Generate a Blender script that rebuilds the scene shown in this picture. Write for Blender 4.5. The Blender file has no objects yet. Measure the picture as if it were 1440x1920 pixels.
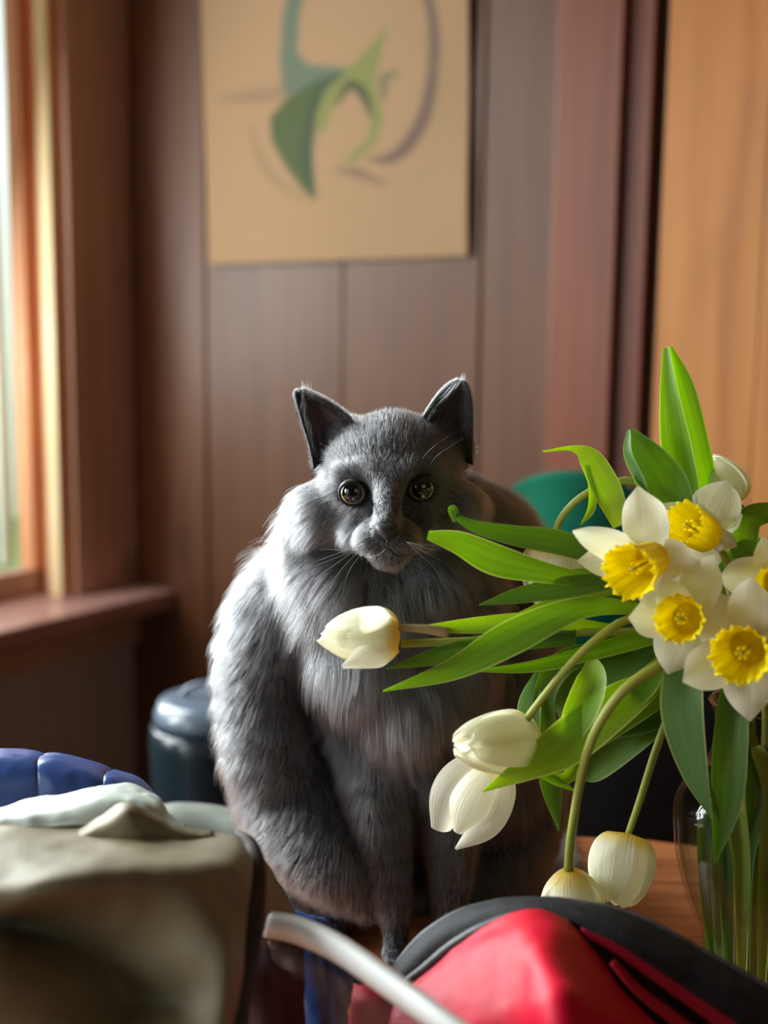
import bpy, bmesh, math, random
import numpy as np
from mathutils import Vector, Matrix, kdtree, noise

# ------------------------------------------------------------------ camera
SC = bpy.context.scene
COL = SC.collection
F_PX = 2400.0
TILT = math.radians(9.0)
ROLL = math.radians(0.7)
CAM_Z = 0.414
cam_data = bpy.data.cameras.new('camera')
cam = bpy.data.objects.new('camera', cam_data)
COL.objects.link(cam)
SC.camera = cam
cam_data.sensor_fit = 'VERTICAL'
cam_data.sensor_height = 36.0
cam_data.lens = 36.0 * F_PX / 1920.0
cam_data.clip_start = 0.02
CAMROT = Matrix.Rotation(math.pi / 2 - TILT, 4, 'X') @ Matrix.Rotation(ROLL, 4, 'Z')
cam.matrix_world = Matrix.Translation((0, 0, CAM_Z)) @ CAMROT
cam_data.dof.use_dof = True
cam_data.dof.focus_distance = 0.74
cam_data.dof.aperture_fstop = 4.2

# ------------------------------------------------------------------ world and lights
world = bpy.data.worlds.new('world')
SC.world = world
world.use_nodes = True
wn = world.node_tree
wn.nodes.clear()
w_out = wn.nodes.new('ShaderNodeOutputWorld')
w_bg = wn.nodes.new('ShaderNodeBackground')
w_tc = wn.nodes.new('ShaderNodeTexCoord')
w_sep = wn.nodes.new('ShaderNodeSeparateXYZ')
w_ramp = wn.nodes.new('ShaderNodeValToRGB')
w_ramp.color_ramp.elements[0].position = 0.42
w_ramp.color_ramp.elements[0].color = (0.30, 0.36, 0.24, 1)
w_ramp.color_ramp.elements[1].position = 0.56
w_ramp.color_ramp.elements[1].color = (0.80, 0.92, 0.88, 1)
w_map = wn.nodes.new('ShaderNodeMath'); w_map.operation = 'MULTIPLY_ADD'
w_map.inputs[1].default_value = 0.5; w_map.inputs[2].default_value = 0.5
wn.links.new(w_tc.outputs['Generated'], w_sep.inputs[0])
wn.links.new(w_sep.outputs['Z'], w_map.inputs[0])
wn.links.new(w_map.outputs[0], w_ramp.inputs[0])
wn.links.new(w_ramp.outputs[0], w_bg.inputs[0])
w_bg.inputs[1].default_value = 1.35
wn.links.new(w_bg.outputs[0], w_out.inputs[0])

ALPHA = math.radians(35)
KX, KY = -0.461, 2.30                       # the room corner in plan
DB = Vector((math.cos(ALPHA), -math.sin(ALPHA), 0))      # along the back wall
DL = Vector((-math.sin(ALPHA), -math.cos(ALPHA), 0))     # along the window wall


def WB(s, z, n=0.0):      # back wall point, n into the room
    return Vector((KX, KY, z)) + DB * s + DL * n


def WL(s, z, n=0.0):      # window wall point, n into the room
    return Vector((KX, KY, z)) + DL * s + DB * n


def area(name, loc, aim, sx, sy, energy, color, spread=180):
    d = bpy.data.lights.new(name, 'AREA')
    d.shape = 'RECTANGLE'; d.size = sx; d.size_y = sy
    d.energy = energy; d.color = color; d.spread = math.radians(spread)
    o = bpy.data.objects.new(name, d)
    COL.objects.link(o)
    o.location = loc
    o.rotation_euler = (Vector(aim) - Vector(loc)).to_track_quat('-Z', 'Y').to_euler()
    return o


area('window_daylight', WL(0.62, 0.72, -0.16), (0.0, 0.75, 0.25), 0.46, 1.0, 25, (0.95, 0.98, 1.0), 180)
area('window_daylight', WL(1.42, 0.62, -0.13), (0.05, 0.70, 0.12), 0.70, 1.05, 17, (0.95, 0.98, 1.0), 100)
area('side_fill', WL(2.85, 0.62, 0.02), (-0.12, 0.50, 0.15), 0.6, 0.9, 4.5, (0.95, 0.97, 1.0), 70)  # added fill from the left for the bags; the wall has no window here
area('rear_fill', (1.1, -1.9, 1.1), (0.1, 1.2, 0.0), 1.4, 1.2, 2.6, (1.0, 0.93, 0.84))  # added weak warm fill behind the camera; the rear wall has no window

SC.view_settings.view_transform = 'Standard'
SC.view_settings.look = 'None'
SC.view_settings.gamma = 1.0
SC.view_settings.use_curve_mapping = False
SC.view_settings.exposure = 0.3
SC.cycles.transparent_max_bounces = 24
SC.cycles.max_bounces = 10
SC.cycles.use_denoising = True
random.seed(4)
rng = np.random.default_rng(7)


# ------------------------------------------------------------------ helpers
def P(px, py, Y):
    """point at depth Y (metres in front of the camera, along world Y) seen at this place of the photograph"""
    v = CAMROT.to_3x3() @ Vector(((px - 720) / F_PX, (960 - py) / F_PX, -1.0))
    return Vector((0, 0, CAM_Z)) + v * (Y / v.y)


ROT = np.array(CAMROT.to_3x3())


def project(a):
    c = (a - np.array([0, 0, CAM_Z])) @ ROT
    return np.stack([720 + F_PX * c[:, 0] / -c[:, 2], 960 - F_PX * c[:, 1] / -c[:, 2]], 1)


def srgb(r, g, b):
    f = lambda c: ((c / 255) / 12.92) if c / 255 <= 0.04045 else (((c / 255) + 0.055) / 1.055) ** 2.4
    return (f(r), f(g), f(b), 1)


def catmull(pts, n):
    pts = [np.array(p, float) for p in pts]
    m = len(pts)
    if m == 1:
        return np.array([pts[0]] * n)
    ext = [2 * pts[0] - pts[1]] + pts + [2 * pts[-1] - pts[-2]]
    out = []
    for i in range(n):
        t = i / (n - 1) * (m - 1)
        k = min(int(t), m - 2)
        f = t - k
        a, b, c, d = ext[k:k + 4]
        out.append(0.5 * ((2 * b) + (c - a) * f + (2 * a - 5 * b + 4 * c - d) * f * f + (3 * b - a - 3 * c + d) * f ** 3))
    return np.array(out)


def link(name, verts, faces, mat, parent=None, smooth=True, uvs=None):
    me = bpy.data.meshes.new(name)
    me.from_pydata([tuple(v) for v in verts], [], faces)
    if uvs is not None:
        lay = me.uv_layers.new(name='uv')
        idx = np.zeros(len(me.loops), int)
        me.loops.foreach_get('vertex_index', idx)
        lay.data.foreach_set('uv', np.array(uvs, float)[idx].ravel())
    if smooth:
        me.polygons.foreach_set('use_smooth', [True] * len(me.polygons))
    me.update()
    o = bpy.data.objects.new(name, me)
    COL.objects.link(o)
    if mat is not None:
        me.materials.append(mat)
    if parent is not None:
        o.parent = parent
        o.matrix_parent_inverse = parent.matrix_world.inverted()
    return o


def empty(name, loc):
    o = bpy.data.objects.new(name, None)
    COL.objects.link(o)
    o.empty_display_size = 0.02
    o.location = loc
    o.matrix_world = Matrix.Translation(loc)
    return o


def tag(o, label=None, cat=None, group=None, kind=None):
    if label: o['label'] = label
    if cat: o['category'] = cat
    if group: o['group'] = group
    if kind: o['kind'] = kind
    return o


def gridfaces(nu, nv, closed_v=False):
    f = []
    for i in range(nu - 1):
        for j in range(nv - 1 + (1 if closed_v else 0)):
            a = i * nv + j
            b = i * nv + (j + 1) % nv
            f.append((a, b, b + nv, a + nv))
    return f


def box_verts(c0, ax, ay, az):
    """box from corner c0 along three edge vectors"""
    vs = [c0 + ax * i + ay * j + az * k for k in (0, 1) for j in (0, 1) for i in (0, 1)]
    fs = [(0, 2, 3, 1), (4, 5, 7, 6), (0, 1, 5, 4), (2, 6, 7, 3), (0, 4, 6, 2), (1, 3, 7, 5)]
    return vs, fs


def fix_normals(o):
    bm = bmesh.new(); bm.from_mesh(o.data)
    bmesh.ops.recalc_face_normals(bm, faces=bm.faces)
    bm.to_mesh(o.data); bm.free()


def box(name, c0, ax, ay, az, mat, parent=None, bevel=0.0):
    v, f = box_verts(Vector(c0), Vector(ax), Vector(ay), Vector(az))
    o = link(name, v, f, mat, parent, smooth=False)
    fix_normals(o)
    if bevel:
        m = o.modifiers.new('bevel', 'BEVEL'); m.width = bevel; m.segments = 2
    return o


def wbox(name, fn, s0, s1, z0, z1, n0, n1, mat, parent=None, bevel=0.0):
    c = fn(s0, z0, n0)
    return box(name, c, fn(s1, z0, n0) - c, fn(s0, z0, n1) - c, Vector((0, 0, z1 - z0)), mat, parent, bevel)


def tube(name, pts, radii, mat, parent=None, n=24, seg=10, flat=1.0, caps=True):
    c = catmull(pts, n)
    r = catmull([[x] for x in radii], n)[:, 0]
    t = np.gradient(c, axis=0)
    t /= np.linalg.norm(t, axis=1)[:, None] + 1e-12
    ref = np.array([0, 1.0, 0.02])
    vs, uv = [], []
    for i in range(n):
        a = np.cross(t[i], ref)
        if np.linalg.norm(a) < 1e-3:
            a = np.cross(t[i], [1, 0, 0])
        a /= np.linalg.norm(a)
        b = np.cross(a, t[i])
        for j in range(seg):
            th = 2 * math.pi * j / seg
            vs.append(c[i] + r[i] * (math.cos(th) * a + flat * math.sin(th) * b))
            uv.append((i / (n - 1), j / seg))
    f = gridfaces(n, seg, True)
    if caps:
        f.append(tuple(range(seg))[::-1]); f.append(tuple(range((n - 1) * seg, n * seg)))
    return link(name, vs, f, mat, parent, uvs=uv)


def lathe_np(profile, seg, center):
    vs = []
    for r, z in profile:
        for j in range(seg):
            th = 2 * math.pi * j / seg
            vs.append((center[0] + r * math.cos(th), center[1] + r * math.sin(th), z))
    return vs, gridfaces(len(profile), seg, True)


# ------------------------------------------------------------------ materials
def mat_new(name):
    m = bpy.data.materials.new(name)
    m.use_nodes = True
    nt = m.node_tree
    nt.nodes.clear()
    out = nt.nodes.new('ShaderNodeOutputMaterial')
    return m, nt, out


def N(nt, kind, **kw):
    n = nt.nodes.new(kind)
    for k, v in kw.items():
        setattr(n, k, v)
    return n


def principled(nt, out, rough=0.5, spec=0.5):
    p = nt.nodes.new('ShaderNodeBsdfPrincipled')
    p.inputs['Roughness'].default_value = rough
    p.inputs['Specular IOR Level'].default_value = spec
    nt.links.new(p.outputs[0], out.inputs[0])
    return p


def noise_mat(name, c1, c2, scale=20, rough=0.6, spec=0.4, bump=0.0, stretch=(1, 1, 1), detail=5, bscale=None, sheen=0, coords='Object'):
    m, nt, out = mat_new(name)
    p = principled(nt, out, rough, spec)
    tc = N(nt, 'ShaderNodeTexCoord'); mp = N(nt, 'ShaderNodeMapping')
    mp.inputs['Scale'].default_value = stretch
    nt.links.new(tc.outputs[coords], mp.inputs[0])
    nz = N(nt, 'ShaderNodeTexNoise'); nz.inputs['Scale'].default_value = scale; nz.inputs['Detail'].default_value = detail
    nt.links.new(mp.outputs[0], nz.inputs['Vector'])
    r = N(nt, 'ShaderNodeValToRGB')
    r.color_ramp.elements[0].position = 0.32; r.color_ramp.elements[0].color = c1
    r.color_ramp.elements[1].position = 0.68; r.color_ramp.elements[1].color = c2
    nt.links.new(nz.outputs['Fac'], r.inputs[0])
    nt.links.new(r.outputs[0], p.inputs['Base Color'])
    if bump:
        b = N(nt, 'ShaderNodeBump'); b.inputs['Strength'].default_value = bump; b.inputs['Distance'].default_value = 0.002
        n2 = N(nt, 'ShaderNodeTexNoise'); n2.inputs['Scale'].default_value = bscale or scale * 3; n2.inputs['Detail'].default_value = 6
        nt.links.new(mp.outputs[0], n2.inputs['Vector'])
        nt.links.new(n2.outputs['Fac'], b.inputs['Height']); nt.links.new(b.outputs[0], p.inputs['Normal'])
    if sheen:
        p.inputs['Sheen Weight'].default_value = sheen
    return m


def wood_mat(name, c1, c2, knot, rough=0.45, vertical=True, knots=True, spec=0.4, scale=1.0, coat=0.0):
    """long-grained wood with dark knots, grain along world Z (or X)"""
    m, nt, out = mat_new(name)
    p = principled(nt, out, rough, spec)
    p.inputs['Coat Weight'].default_value = coat
    tc = N(nt, 'ShaderNodeTexCoord'); mp = N(nt, 'ShaderNodeMapping')
    mp.inputs['Scale'].default_value = (14 * scale, 14 * scale, 1.1 * scale) if vertical else (1.6 * scale, 16 * scale, 16 * scale)
    nt.links.new(tc.outputs['Object'], mp.inputs[0])
    nz = N(nt, 'ShaderNodeTexNoise'); nz.inputs['Scale'].default_value = 1.6; nz.inputs['Detail'].default_value = 7
    nz.inputs['Distortion'].default_value = 1.2
    nt.links.new(mp.outputs[0], nz.inputs['Vector'])
    r = N(nt, 'ShaderNodeValToRGB')
    r.color_ramp.elements[0].position = 0.3; r.color_ramp.elements[0].color = c1
    r.color_ramp.elements[1].position = 0.7; r.color_ramp.elements[1].color = c2
    nt.links.new(nz.outputs['Fac'], r.inputs[0])
    col = r.outputs[0]
    if knots:
        m2 = N(nt, 'ShaderNodeMapping'); m2.inputs['Scale'].default_value = (1, 1, 0.55)
        nt.links.new(tc.outputs['Object'], m2.inputs[0])
        vo = N(nt, 'ShaderNodeTexVoronoi'); vo.inputs['Scale'].default_value = 4.2
        nt.links.new(m2.outputs[0], vo.inputs['Vector'])
        kr = N(nt, 'ShaderNodeValToRGB')
        kr.color_ramp.elements[0].position = 0.05; kr.color_ramp.elements[0].color = (1, 1, 1, 1)
        kr.color_ramp.elements[1].position = 0.16; kr.color_ramp.elements[1].color = (0, 0, 0, 1)
        nt.links.new(vo.outputs['Distance'], kr.inputs[0])
        mx = N(nt, 'ShaderNodeMix', data_type='RGBA')
        nt.links.new(kr.outputs[0], mx.inputs[0]); nt.links.new(col, mx.inputs[6])
        mx.inputs[7].default_value = knot
        col = mx.outputs[2]
    nt.links.new(col, p.inputs['Base Color'])
    b = N(nt, 'ShaderNodeBump'); b.inputs['Strength'].default_value = 0.25; b.inputs['Distance'].default_value = 0.001
    nt.links.new(nz.outputs['Fac'], b.inputs['Height']); nt.links.new(b.outputs[0], p.inputs['Normal'])
    return m


M_PANEL = wood_mat('panel_wood', srgb(84, 49, 27), srgb(102, 63, 38), srgb(38, 24, 20))
M_CASING = wood_mat('casing_wood', srgb(186, 144, 118), srgb(206, 164, 138), srgb(84, 44, 34), rough=0.4)
M_POST = wood_mat('post_wood', srgb(100, 46, 24), srgb(126, 64, 36), srgb(60, 28, 20))
M_DOOR = wood_mat('door_wood', srgb(166, 104, 52), srgb(194, 130, 70), srgb(160, 92, 44), rough=0.42, spec=0.3)
M_JAMB = wood_mat('jamb_wood', srgb(226, 150, 108), srgb(240, 176, 132), srgb(160, 96, 64), knots=False)
M_STOP = noise_mat('stop_wood', srgb(240, 212, 160), srgb(250, 226, 180), 6, 0.5)
M_SILL = noise_mat('sill_wood', srgb(150, 108, 98), srgb(176, 134, 124), 5, 0.28, 0.6)
M_DARKPANEL = wood_mat('lower_panel_wood', srgb(176, 168, 162), srgb(190, 180, 172), srgb(120, 106, 100))
M_FLOOR = wood_mat('floor_wood', srgb(90, 58, 42), srgb(118, 80, 58), srgb(60, 36, 28), vertical=False)
M_CEIL = noise_mat('ceiling_boards', srgb(140, 112, 90), srgb(156, 126, 100), 4, 0.9)
M_TABLE = wood_mat('table_wood', srgb(142, 80, 46), srgb(206, 134, 84), srgb(84, 40, 24), rough=0.32, vertical=False, spec=0.5, scale=3.0)
M_WHITEPAINT = noise_mat('white_paint', srgb(226, 232, 214), srgb(236, 240, 226), 5, 0.5)
M_BLACKFAB = noise_mat('black_webbing', srgb(20, 21, 25), srgb(38, 41, 47), 160, 0.62, 0.4, bump=0.5, bscale=900)
M_BLACKIN = noise_mat('black_lining', srgb(16, 12, 14), srgb(26, 18, 22), 30, 0.8, 0.2)
M_PIPING = noise_mat('grey_piping', srgb(70, 70, 74), srgb(96, 96, 100), 300, 0.5, 0.5)
M_RED = noise_mat('red_nylon', srgb(206, 0, 40), srgb(226, 6, 56), 18, 0.5, 0.3, bump=0.15, bscale=700)
M_REDBAND = noise_mat('red_binding', srgb(170, 10, 44), srgb(196, 26, 62), 18, 0.6, 0.3)
M_KHAKI = noise_mat('khaki_canvas', srgb(114, 106, 80), srgb(132, 123, 95), 9, 0.55, 0.45, bump=0.12, bscale=500)
M_KHAKILIT = noise_mat('khaki_painted_light', srgb(176, 190, 180), srgb(200, 212, 200), 12, 0.5, 0.4)  # khaki fold's pale tone: window light and sky reflection put into the colour
M_BINDING = noise_mat('brown_binding', srgb(48, 40, 36), srgb(66, 56, 50), 30, 0.6, 0.3)
M_BAGBODY = noise_mat('maroon_side', srgb(46, 34, 34), srgb(92, 44, 48), 7, 0.6, 0.3, stretch=(3, 1, 0.4))
M_BLUE = noise_mat('blue_nylon', srgb(48, 80, 146), srgb(64, 100, 172), 14, 0.33, 0.6)
M_GREYCLOTH = noise_mat('grey_cloth', srgb(112, 120, 112), srgb(138, 144, 134), 30, 0.8, 0.2)
M_BIN = noise_mat('dark_enamel', srgb(24, 36, 42), srgb(32, 46, 54), 8, 0.18, 0.6)
M_BINRIM = noise_mat('bin_rim', srgb(86, 100, 116), srgb(104, 118, 134), 8, 0.22, 0.7)
M_TEAL = noise_mat('teal_cloth', srgb(18, 106, 84), srgb(28, 128, 100), 14, 0.8, 0.2)
M_CHAIR = noise_mat('black_leather', srgb(14, 13, 15), srgb(24, 22, 24), 30, 0.6, 0.35)
M_RIM = noise_mat('pale_plastic', srgb(222, 228, 226), srgb(234, 238, 236), 12, 0.5, 0.4)
M_NOSE = noise_mat('nose_leather', srgb(34, 34, 38), srgb(50, 48, 52), 300, 0.45, 0.5, bump=0.3, bscale=1200)
M_LID = noise_mat('eyelid_skin', srgb(12, 12, 14), srgb(20, 20, 22), 200, 0.5, 0.4)
M_CATSKIN = noise_mat('cat_undercoat', srgb(46, 46, 50), srgb(60, 60, 64), 60, 0.9, 0.1)
M_EARIN = noise_mat('inner_ear_skin', srgb(92, 70, 68), srgb(120, 92, 88), 60, 0.7, 0.2)
M_SOIL = noise_mat('brown_stamen', srgb(90, 60, 30), srgb(130, 90, 40), 60, 0.8, 0.2)


def plant_mat(name, base, base2, edge, root, trans=0.45, rough=0.4, streak=26, spec=0.35, root_end=0.25, root_pos=None, veins=0.35):
    """thin leaf or petal: v runs across, u along; light passes through it"""
    m, nt, out = mat_new(name)
    uv = N(nt, 'ShaderNodeUVMap'); uv.uv_map = 'uv'
    mp = N(nt, 'ShaderNodeMapping'); mp.inputs['Scale'].default_value = (1.2, streak, 1)
    nt.links.new(uv.outputs[0], mp.inputs[0])
    nz = N(nt, 'ShaderNodeTexNoise'); nz.inputs['Scale'].default_value = 1.0; nz.inputs['Detail'].default_value = 4
    nt.links.new(mp.outputs[0], nz.inputs['Vector'])
    r = N(nt, 'ShaderNodeValToRGB')
    r.color_ramp.elements[0].position = 0.3; r.color_ramp.elements[0].color = base
    r.color_ramp.elements[1].position = 0.7; r.color_ramp.elements[1].color = base2
    nt.links.new(nz.outputs['Fac'], r.inputs[0])
    sep = N(nt, 'ShaderNodeSeparateXYZ'); nt.links.new(uv.outputs[0], sep.inputs[0])
    # edge mask from |v-0.5|
    s1 = N(nt, 'ShaderNodeMath', operation='SUBTRACT'); nt.links.new(sep.outputs[1], s1.inputs[0]); s1.inputs[1].default_value = 0.5
    s2 = N(nt, 'ShaderNodeMath', operation='ABSOLUTE'); nt.links.new(s1.outputs[0], s2.inputs[0])
    er = N(nt, 'ShaderNodeMapRange'); er.inputs[1].default_value = 0.44; er.inputs[2].default_value = 0.5
    nt.links.new(s2.outputs[0], er.inputs[0])
    mx = N(nt, 'ShaderNodeMix', data_type='RGBA')
    nt.links.new(er.outputs[0], mx.inputs[0]); nt.links.new(r.outputs[0], mx.inputs[6]); mx.inputs[7].default_value = edge
    rr = N(nt, 'ShaderNodeMapRange'); rr.inputs[1].default_value = 0.0; rr.inputs[2].default_value = root_end
    rr.inputs[3].default_value = 1.0; rr.inputs[4].default_value = 0.0
    nt.links.new(sep.outputs[0], rr.inputs[0])
    m2 = N(nt, 'ShaderNodeMix', data_type='RGBA')
    nt.links.new(rr.outputs[0], m2.inputs[0]); nt.links.new(mx.outputs[2], m2.inputs[6]); m2.inputs[7].default_value = root
    p = nt.nodes.new('ShaderNodeBsdfPrincipled')
    p.inputs['Roughness'].default_value = rough; p.inputs['Specular IOR Level'].default_value = spec
    nt.links.new(m2.outputs[2], p.inputs['Base Color'])
    tr = N(nt, 'ShaderNodeBsdfTranslucent')
    hs = N(nt, 'ShaderNodeHueSaturation'); hs.inputs['Saturation'].default_value = 1.35; hs.inputs['Value'].default_value = 1.25
    nt.links.new(m2.outputs[2], hs.inputs['Color']); nt.links.new(hs.outputs[0], tr.inputs['Color'])
    mix = N(nt, 'ShaderNodeMixShader'); mix.inputs[0].default_value = trans
    nt.links.new(p.outputs[0], mix.inputs[1]); nt.links.new(tr.outputs[0], mix.inputs[2])
    nt.links.new(mix.outputs[0], out.inputs[0])
    b = N(nt, 'ShaderNodeBump'); b.inputs['Strength'].default_value = veins; b.inputs['Distance'].default_value = 0.0006
    nt.links.new(nz.outputs['Fac'], b.inputs['Height']); nt.links.new(b.outputs[0], p.inputs['Normal'])
    return m


LE = srgb(214, 224, 150)
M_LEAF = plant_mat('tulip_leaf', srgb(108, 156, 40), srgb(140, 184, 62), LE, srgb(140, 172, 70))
M_LEAFDARK = plant_mat('tulip_leaf_shaded_side', srgb(84, 120, 46), srgb(108, 144, 62), srgb(140, 162, 110), srgb(80, 112, 56), trans=0.35)  # darker copy of the leaf green, shade put into its colour
M_LEAFBLUE = plant_mat('tulip_leaf_bloom', srgb(112, 152, 96), srgb(136, 172, 120), LE, srgb(110, 150, 90), trans=0.3, rough=0.45)
M_LEAFLIME = plant_mat('tulip_leaf_lime', srgb(140, 182, 44), srgb(168, 204, 76), srgb(226, 232, 150), srgb(170, 196, 90), trans=0.5)
M_STEM = plant_mat('flower_stem', srgb(166, 176, 76), srgb(190, 196, 104), srgb(190, 196, 104), srgb(170, 180, 80), trans=0.15, streak=6)
M_STEMPALE = plant_mat('pale_stem', srgb(190, 172, 128), srgb(206, 190, 146), srgb(206, 190, 146), srgb(200, 180, 140), trans=0.15, streak=6)
M_STEMDARK = plant_mat('vase_stem', srgb(88, 116, 62), srgb(120, 146, 82), srgb(120, 146, 82), srgb(90, 110, 60), trans=0.25, streak=6)
M_TULIP = plant_mat('white_tulip_petal', srgb(234, 234, 208), srgb(250, 250, 240), srgb(252, 252, 248), srgb(240, 214, 70), trans=0.42, streak=18, root_end=0.22, veins=0.9)
M_DAFF = plant_mat('white_daffodil_petal', srgb(238, 236, 204), srgb(250, 249, 232), srgb(252, 252, 240), srgb(236, 226, 120), trans=0.42, streak=16, root_end=0.22, veins=1.0)
M_CORONA = plant_mat('yellow_corona', srgb(255, 238, 12), srgb(255, 248, 36), srgb(255, 250, 50), srgb(252, 232, 8), trans=0.4, streak=3, root_end=0.3, rough=0.5)


def thin_glass(name, tint, f0=0.06, edge_dark=0.0, rough=0.01, strength=1.0):
    m, nt, out = mat_new(name)
    tr = N(nt, 'ShaderNodeBsdfTransparent'); tr.inputs[0].default_value = tint
    gl = N(nt, 'ShaderNodeBsdfGlossy'); gl.inputs['Roughness'].default_value = rough
    lw = N(nt, 'ShaderNodeLayerWeight'); lw.inputs[0].default_value = 0.5
    pw = N(nt, 'ShaderNodeMath', operation='POWER'); pw.inputs[1].default_value = 4.0
    nt.links.new(lw.outputs['Facing'], pw.inputs[0])
    ml = N(nt, 'ShaderNodeMath', operation='MULTIPLY_ADD'); ml.inputs[1].default_value = 0.55 * strength; ml.inputs[2].default_value = 0.035 * strength
    nt.links.new(pw.outputs[0], ml.inputs[0])
    mx = N(nt, 'ShaderNodeMixShader')
    nt.links.new(ml.outputs[0], mx.inputs[0]); nt.links.new(tr.outputs[0], mx.inputs[1]); nt.links.new(gl.outputs[0], mx.inputs[2])
    nt.links.new(mx.outputs[0], out.inputs[0])
    return m


M_GLASS = thin_glass('clear_glass', (0.95, 0.97, 0.96, 1))
M_WATER = thin_glass('water', (0.90, 0.94, 0.90, 1), strength=0.6)
M_PANE = thin_glass('window_glass', (0.96, 0.98, 0.97, 1))
M_CLEARPLASTIC = thin_glass('clear_plastic', (0.82, 0.80, 0.84, 1), rough=0.15, strength=0.5)

# ------------------------------------------------------------------ the room
FZ, CZ = -0.75, 1.70


def plan_s(px, origin_fn, z=0.0):
    """distance along a wall where the photograph column px meets it"""
    a = P(px, 900, 1.0)
    o = origin_fn(0, 0); d = origin_fn(1, 0) - o
    # o + s d = t a
    det = d.x * (-a.y) - d.y * (-a.x)
    return ((-o.x) * (-a.y) - (-o.y) * (-a.x)) / det


S_POST0 = plan_s(1032, WB); S_POST1 = plan_s(1213, WB); S_POSTM = plan_s(1150, WB)
S_WIN = plan_s(128, WL)

fl = box('floor', (-2.6, -2.6, FZ - 0.05), (5.6, 0, 0), (0, 6.0, 0), (0, 0, 0.05), M_FLOOR); tag(fl, kind='structure')
ce = box('ceiling', (-2.6, -2.6, CZ), (5.6, 0, 0), (0, 6.0, 0), (0, 0, 0.05), M_CEIL); tag(ce, kind='structure')
wr = box('wall_right', (2.95, -2.6, FZ), (0.05, 0, 0), (0, 6.0, 0), (0, 0, CZ - FZ), M_PANEL); tag(wr, kind='structure')
wre = box('wall_rear', (-2.6, -2.65, FZ), (5.6, 0, 0), (0, 0.05, 0), (0, 0, CZ - FZ), M_PANEL); tag(wre, kind='structure')

wb = wbox('wall_back', WB, -0.25, 3.9, FZ, CZ, -0.08, -0.022, M_PANEL); tag(wb, kind='structure')
edges = [0.0]
wlist = [plan_s(388, WB), plan_s(640, WB), plan_s(893, WB), S_POST0 + 0.01]
ed = [-0.012] + wlist
for i in range(len(ed) - 1):
    wbox('plank', WB, ed[i] + 0.0012, ed[i + 1] - 0.0012, FZ, CZ, -0.022, 0.0 - 0.0015 * (i % 2), M_PANEL, wb, bevel=0.0022)
x = S_POST1 + 0.86
while x < 3.6:
    wbox('plank', WB, x + 0.0012, x + 0.2, FZ, CZ, -0.022, 0, M_PANEL, wb, bevel=0.0022)
    x += 0.201
# door with its casing
d1 = empty('door_1', WB(S_POST1 + 0.4, FZ)); tag(d1, kind='structure')
wbox('casing', WB, S_POST0, S_POSTM, FZ, CZ, -0.02, 0.022, M_POST, d1, bevel=0.003)
wbox('jamb', WB, S_POSTM - 0.001, S_POST1 - 0.012, FZ, CZ, -0.022, 0.008, M_POST, d1, bevel=0.003)
wbox('reveal', WB, S_POST1 - 0.012, S_POST1 + 0.002, FZ, CZ, -0.022, -0.012, M_BINDING, d1)
leafw = 0.84
for k in range(6):
    a = S_POST1 + 0.003 + k * leafw / 6
    wbox('board', WB, a, a + leafw / 6 - 0.0012, FZ, CZ - 0.1, -0.022, 0.0, M_DOOR, d1, bevel=0.0015)

# window wall
SILL = -0.085
WIN_TOP = 1.25
wl = wbox('wall_left', WL, -0.02, 3.4, FZ, SILL - 0.035, -0.12, 0.0, M_DARKPANEL); tag(wl, kind='structure')
wbox('upper_wall', WL, -0.02, 3.4, WIN_TOP, CZ, -0.12, 0.0, M_PANEL, wl)
wbox('wall_section', WL, -0.02, S_WIN, SILL - 0.035, WIN_TOP, -0.12, 0.0, M_PANEL, wl)
wbox('wall_section', WL, 1.0, 1.04, SILL - 0.035, WIN_TOP, -0.12, 0.0, M_PANEL, wl)
wbox('wall_section', WL, 1.88, 3.4, SILL - 0.035, WIN_TOP, -0.12, 0.0, M_PANEL, wl)
t1 = wbox('trim_1', WL, 0.0, S_WIN - 0.002, SILL, WIN_TOP, 0.0, 0.016, M_CASING, bevel=0.002); tag(t1, kind='structure')
sl = wbox('trim_2', WL, 0.0, 3.0, SILL - 0.035, SILL, -0.10, 0.11, M_SILL, bevel=0.006); tag(sl, kind='structure')
ap = wbox('trim_3', WL, 0.0, 3.0, SILL - 0.11, SILL - 0.036, 0.0, 0.018, M_CASING, bevel=0.003); tag(ap, kind='structure')


def window(name, s0, s1):
    w = empty(name, WL((s0 + s1) / 2, SILL)); tag(w, kind='structure')
    z0, z1 = SILL, WIN_TOP
    for (a, b) in ((s0, s0 + 0.012), (s1 - 0.012, s1)):
        wbox('jamb', WL, a, b, z0, z1, -0.118, 0.0, M_JAMB, w)
    wbox('stop', WL, s0 + 0.012, s0 + 0.022, z0, z1, -0.030, 0.0, M_STOP, w, bevel=0.001)
    wbox('stop', WL, s1 - 0.022, s1 - 0.012, z0, z1, -0.030, 0.0, M_STOP, w, bevel=0.001)
    # sash
    for (a, b, m) in ((s0 + 0.012, s0 + 0.034, M_JAMB), (s1 - 0.034, s1 - 0.012, M_JAMB)):
        wbox('sash_stile', WL, a, b, z0, z1, -0.085, -0.055, m, w, bevel=0.002)
    wbox('sash_rail', WL, s0 + 0.012, s1 - 0.012, z0, z0 + 0.045, -0.085, -0.055, M_CASING, w, bevel=0.002)
    wbox('sash_rail', WL, s0 + 0.012, s1 - 0.012, z1 - 0.05, z1, -0.085, -0.055, M_CASING, w, bevel=0.002)
    wbox('screen_stile', WL, s0 + 0.045, s0 + 0.062, z0 + 0.05, z1, -0.112, -0.10, M_WHITEPAINT, w, bevel=0.002)
    g = wbox('pane', WL, s0 + 0.034, s1 - 0.034, z0 + 0.045, z1 - 0.05, -0.072, -0.068, M_PANE, w)
    return w


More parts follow.
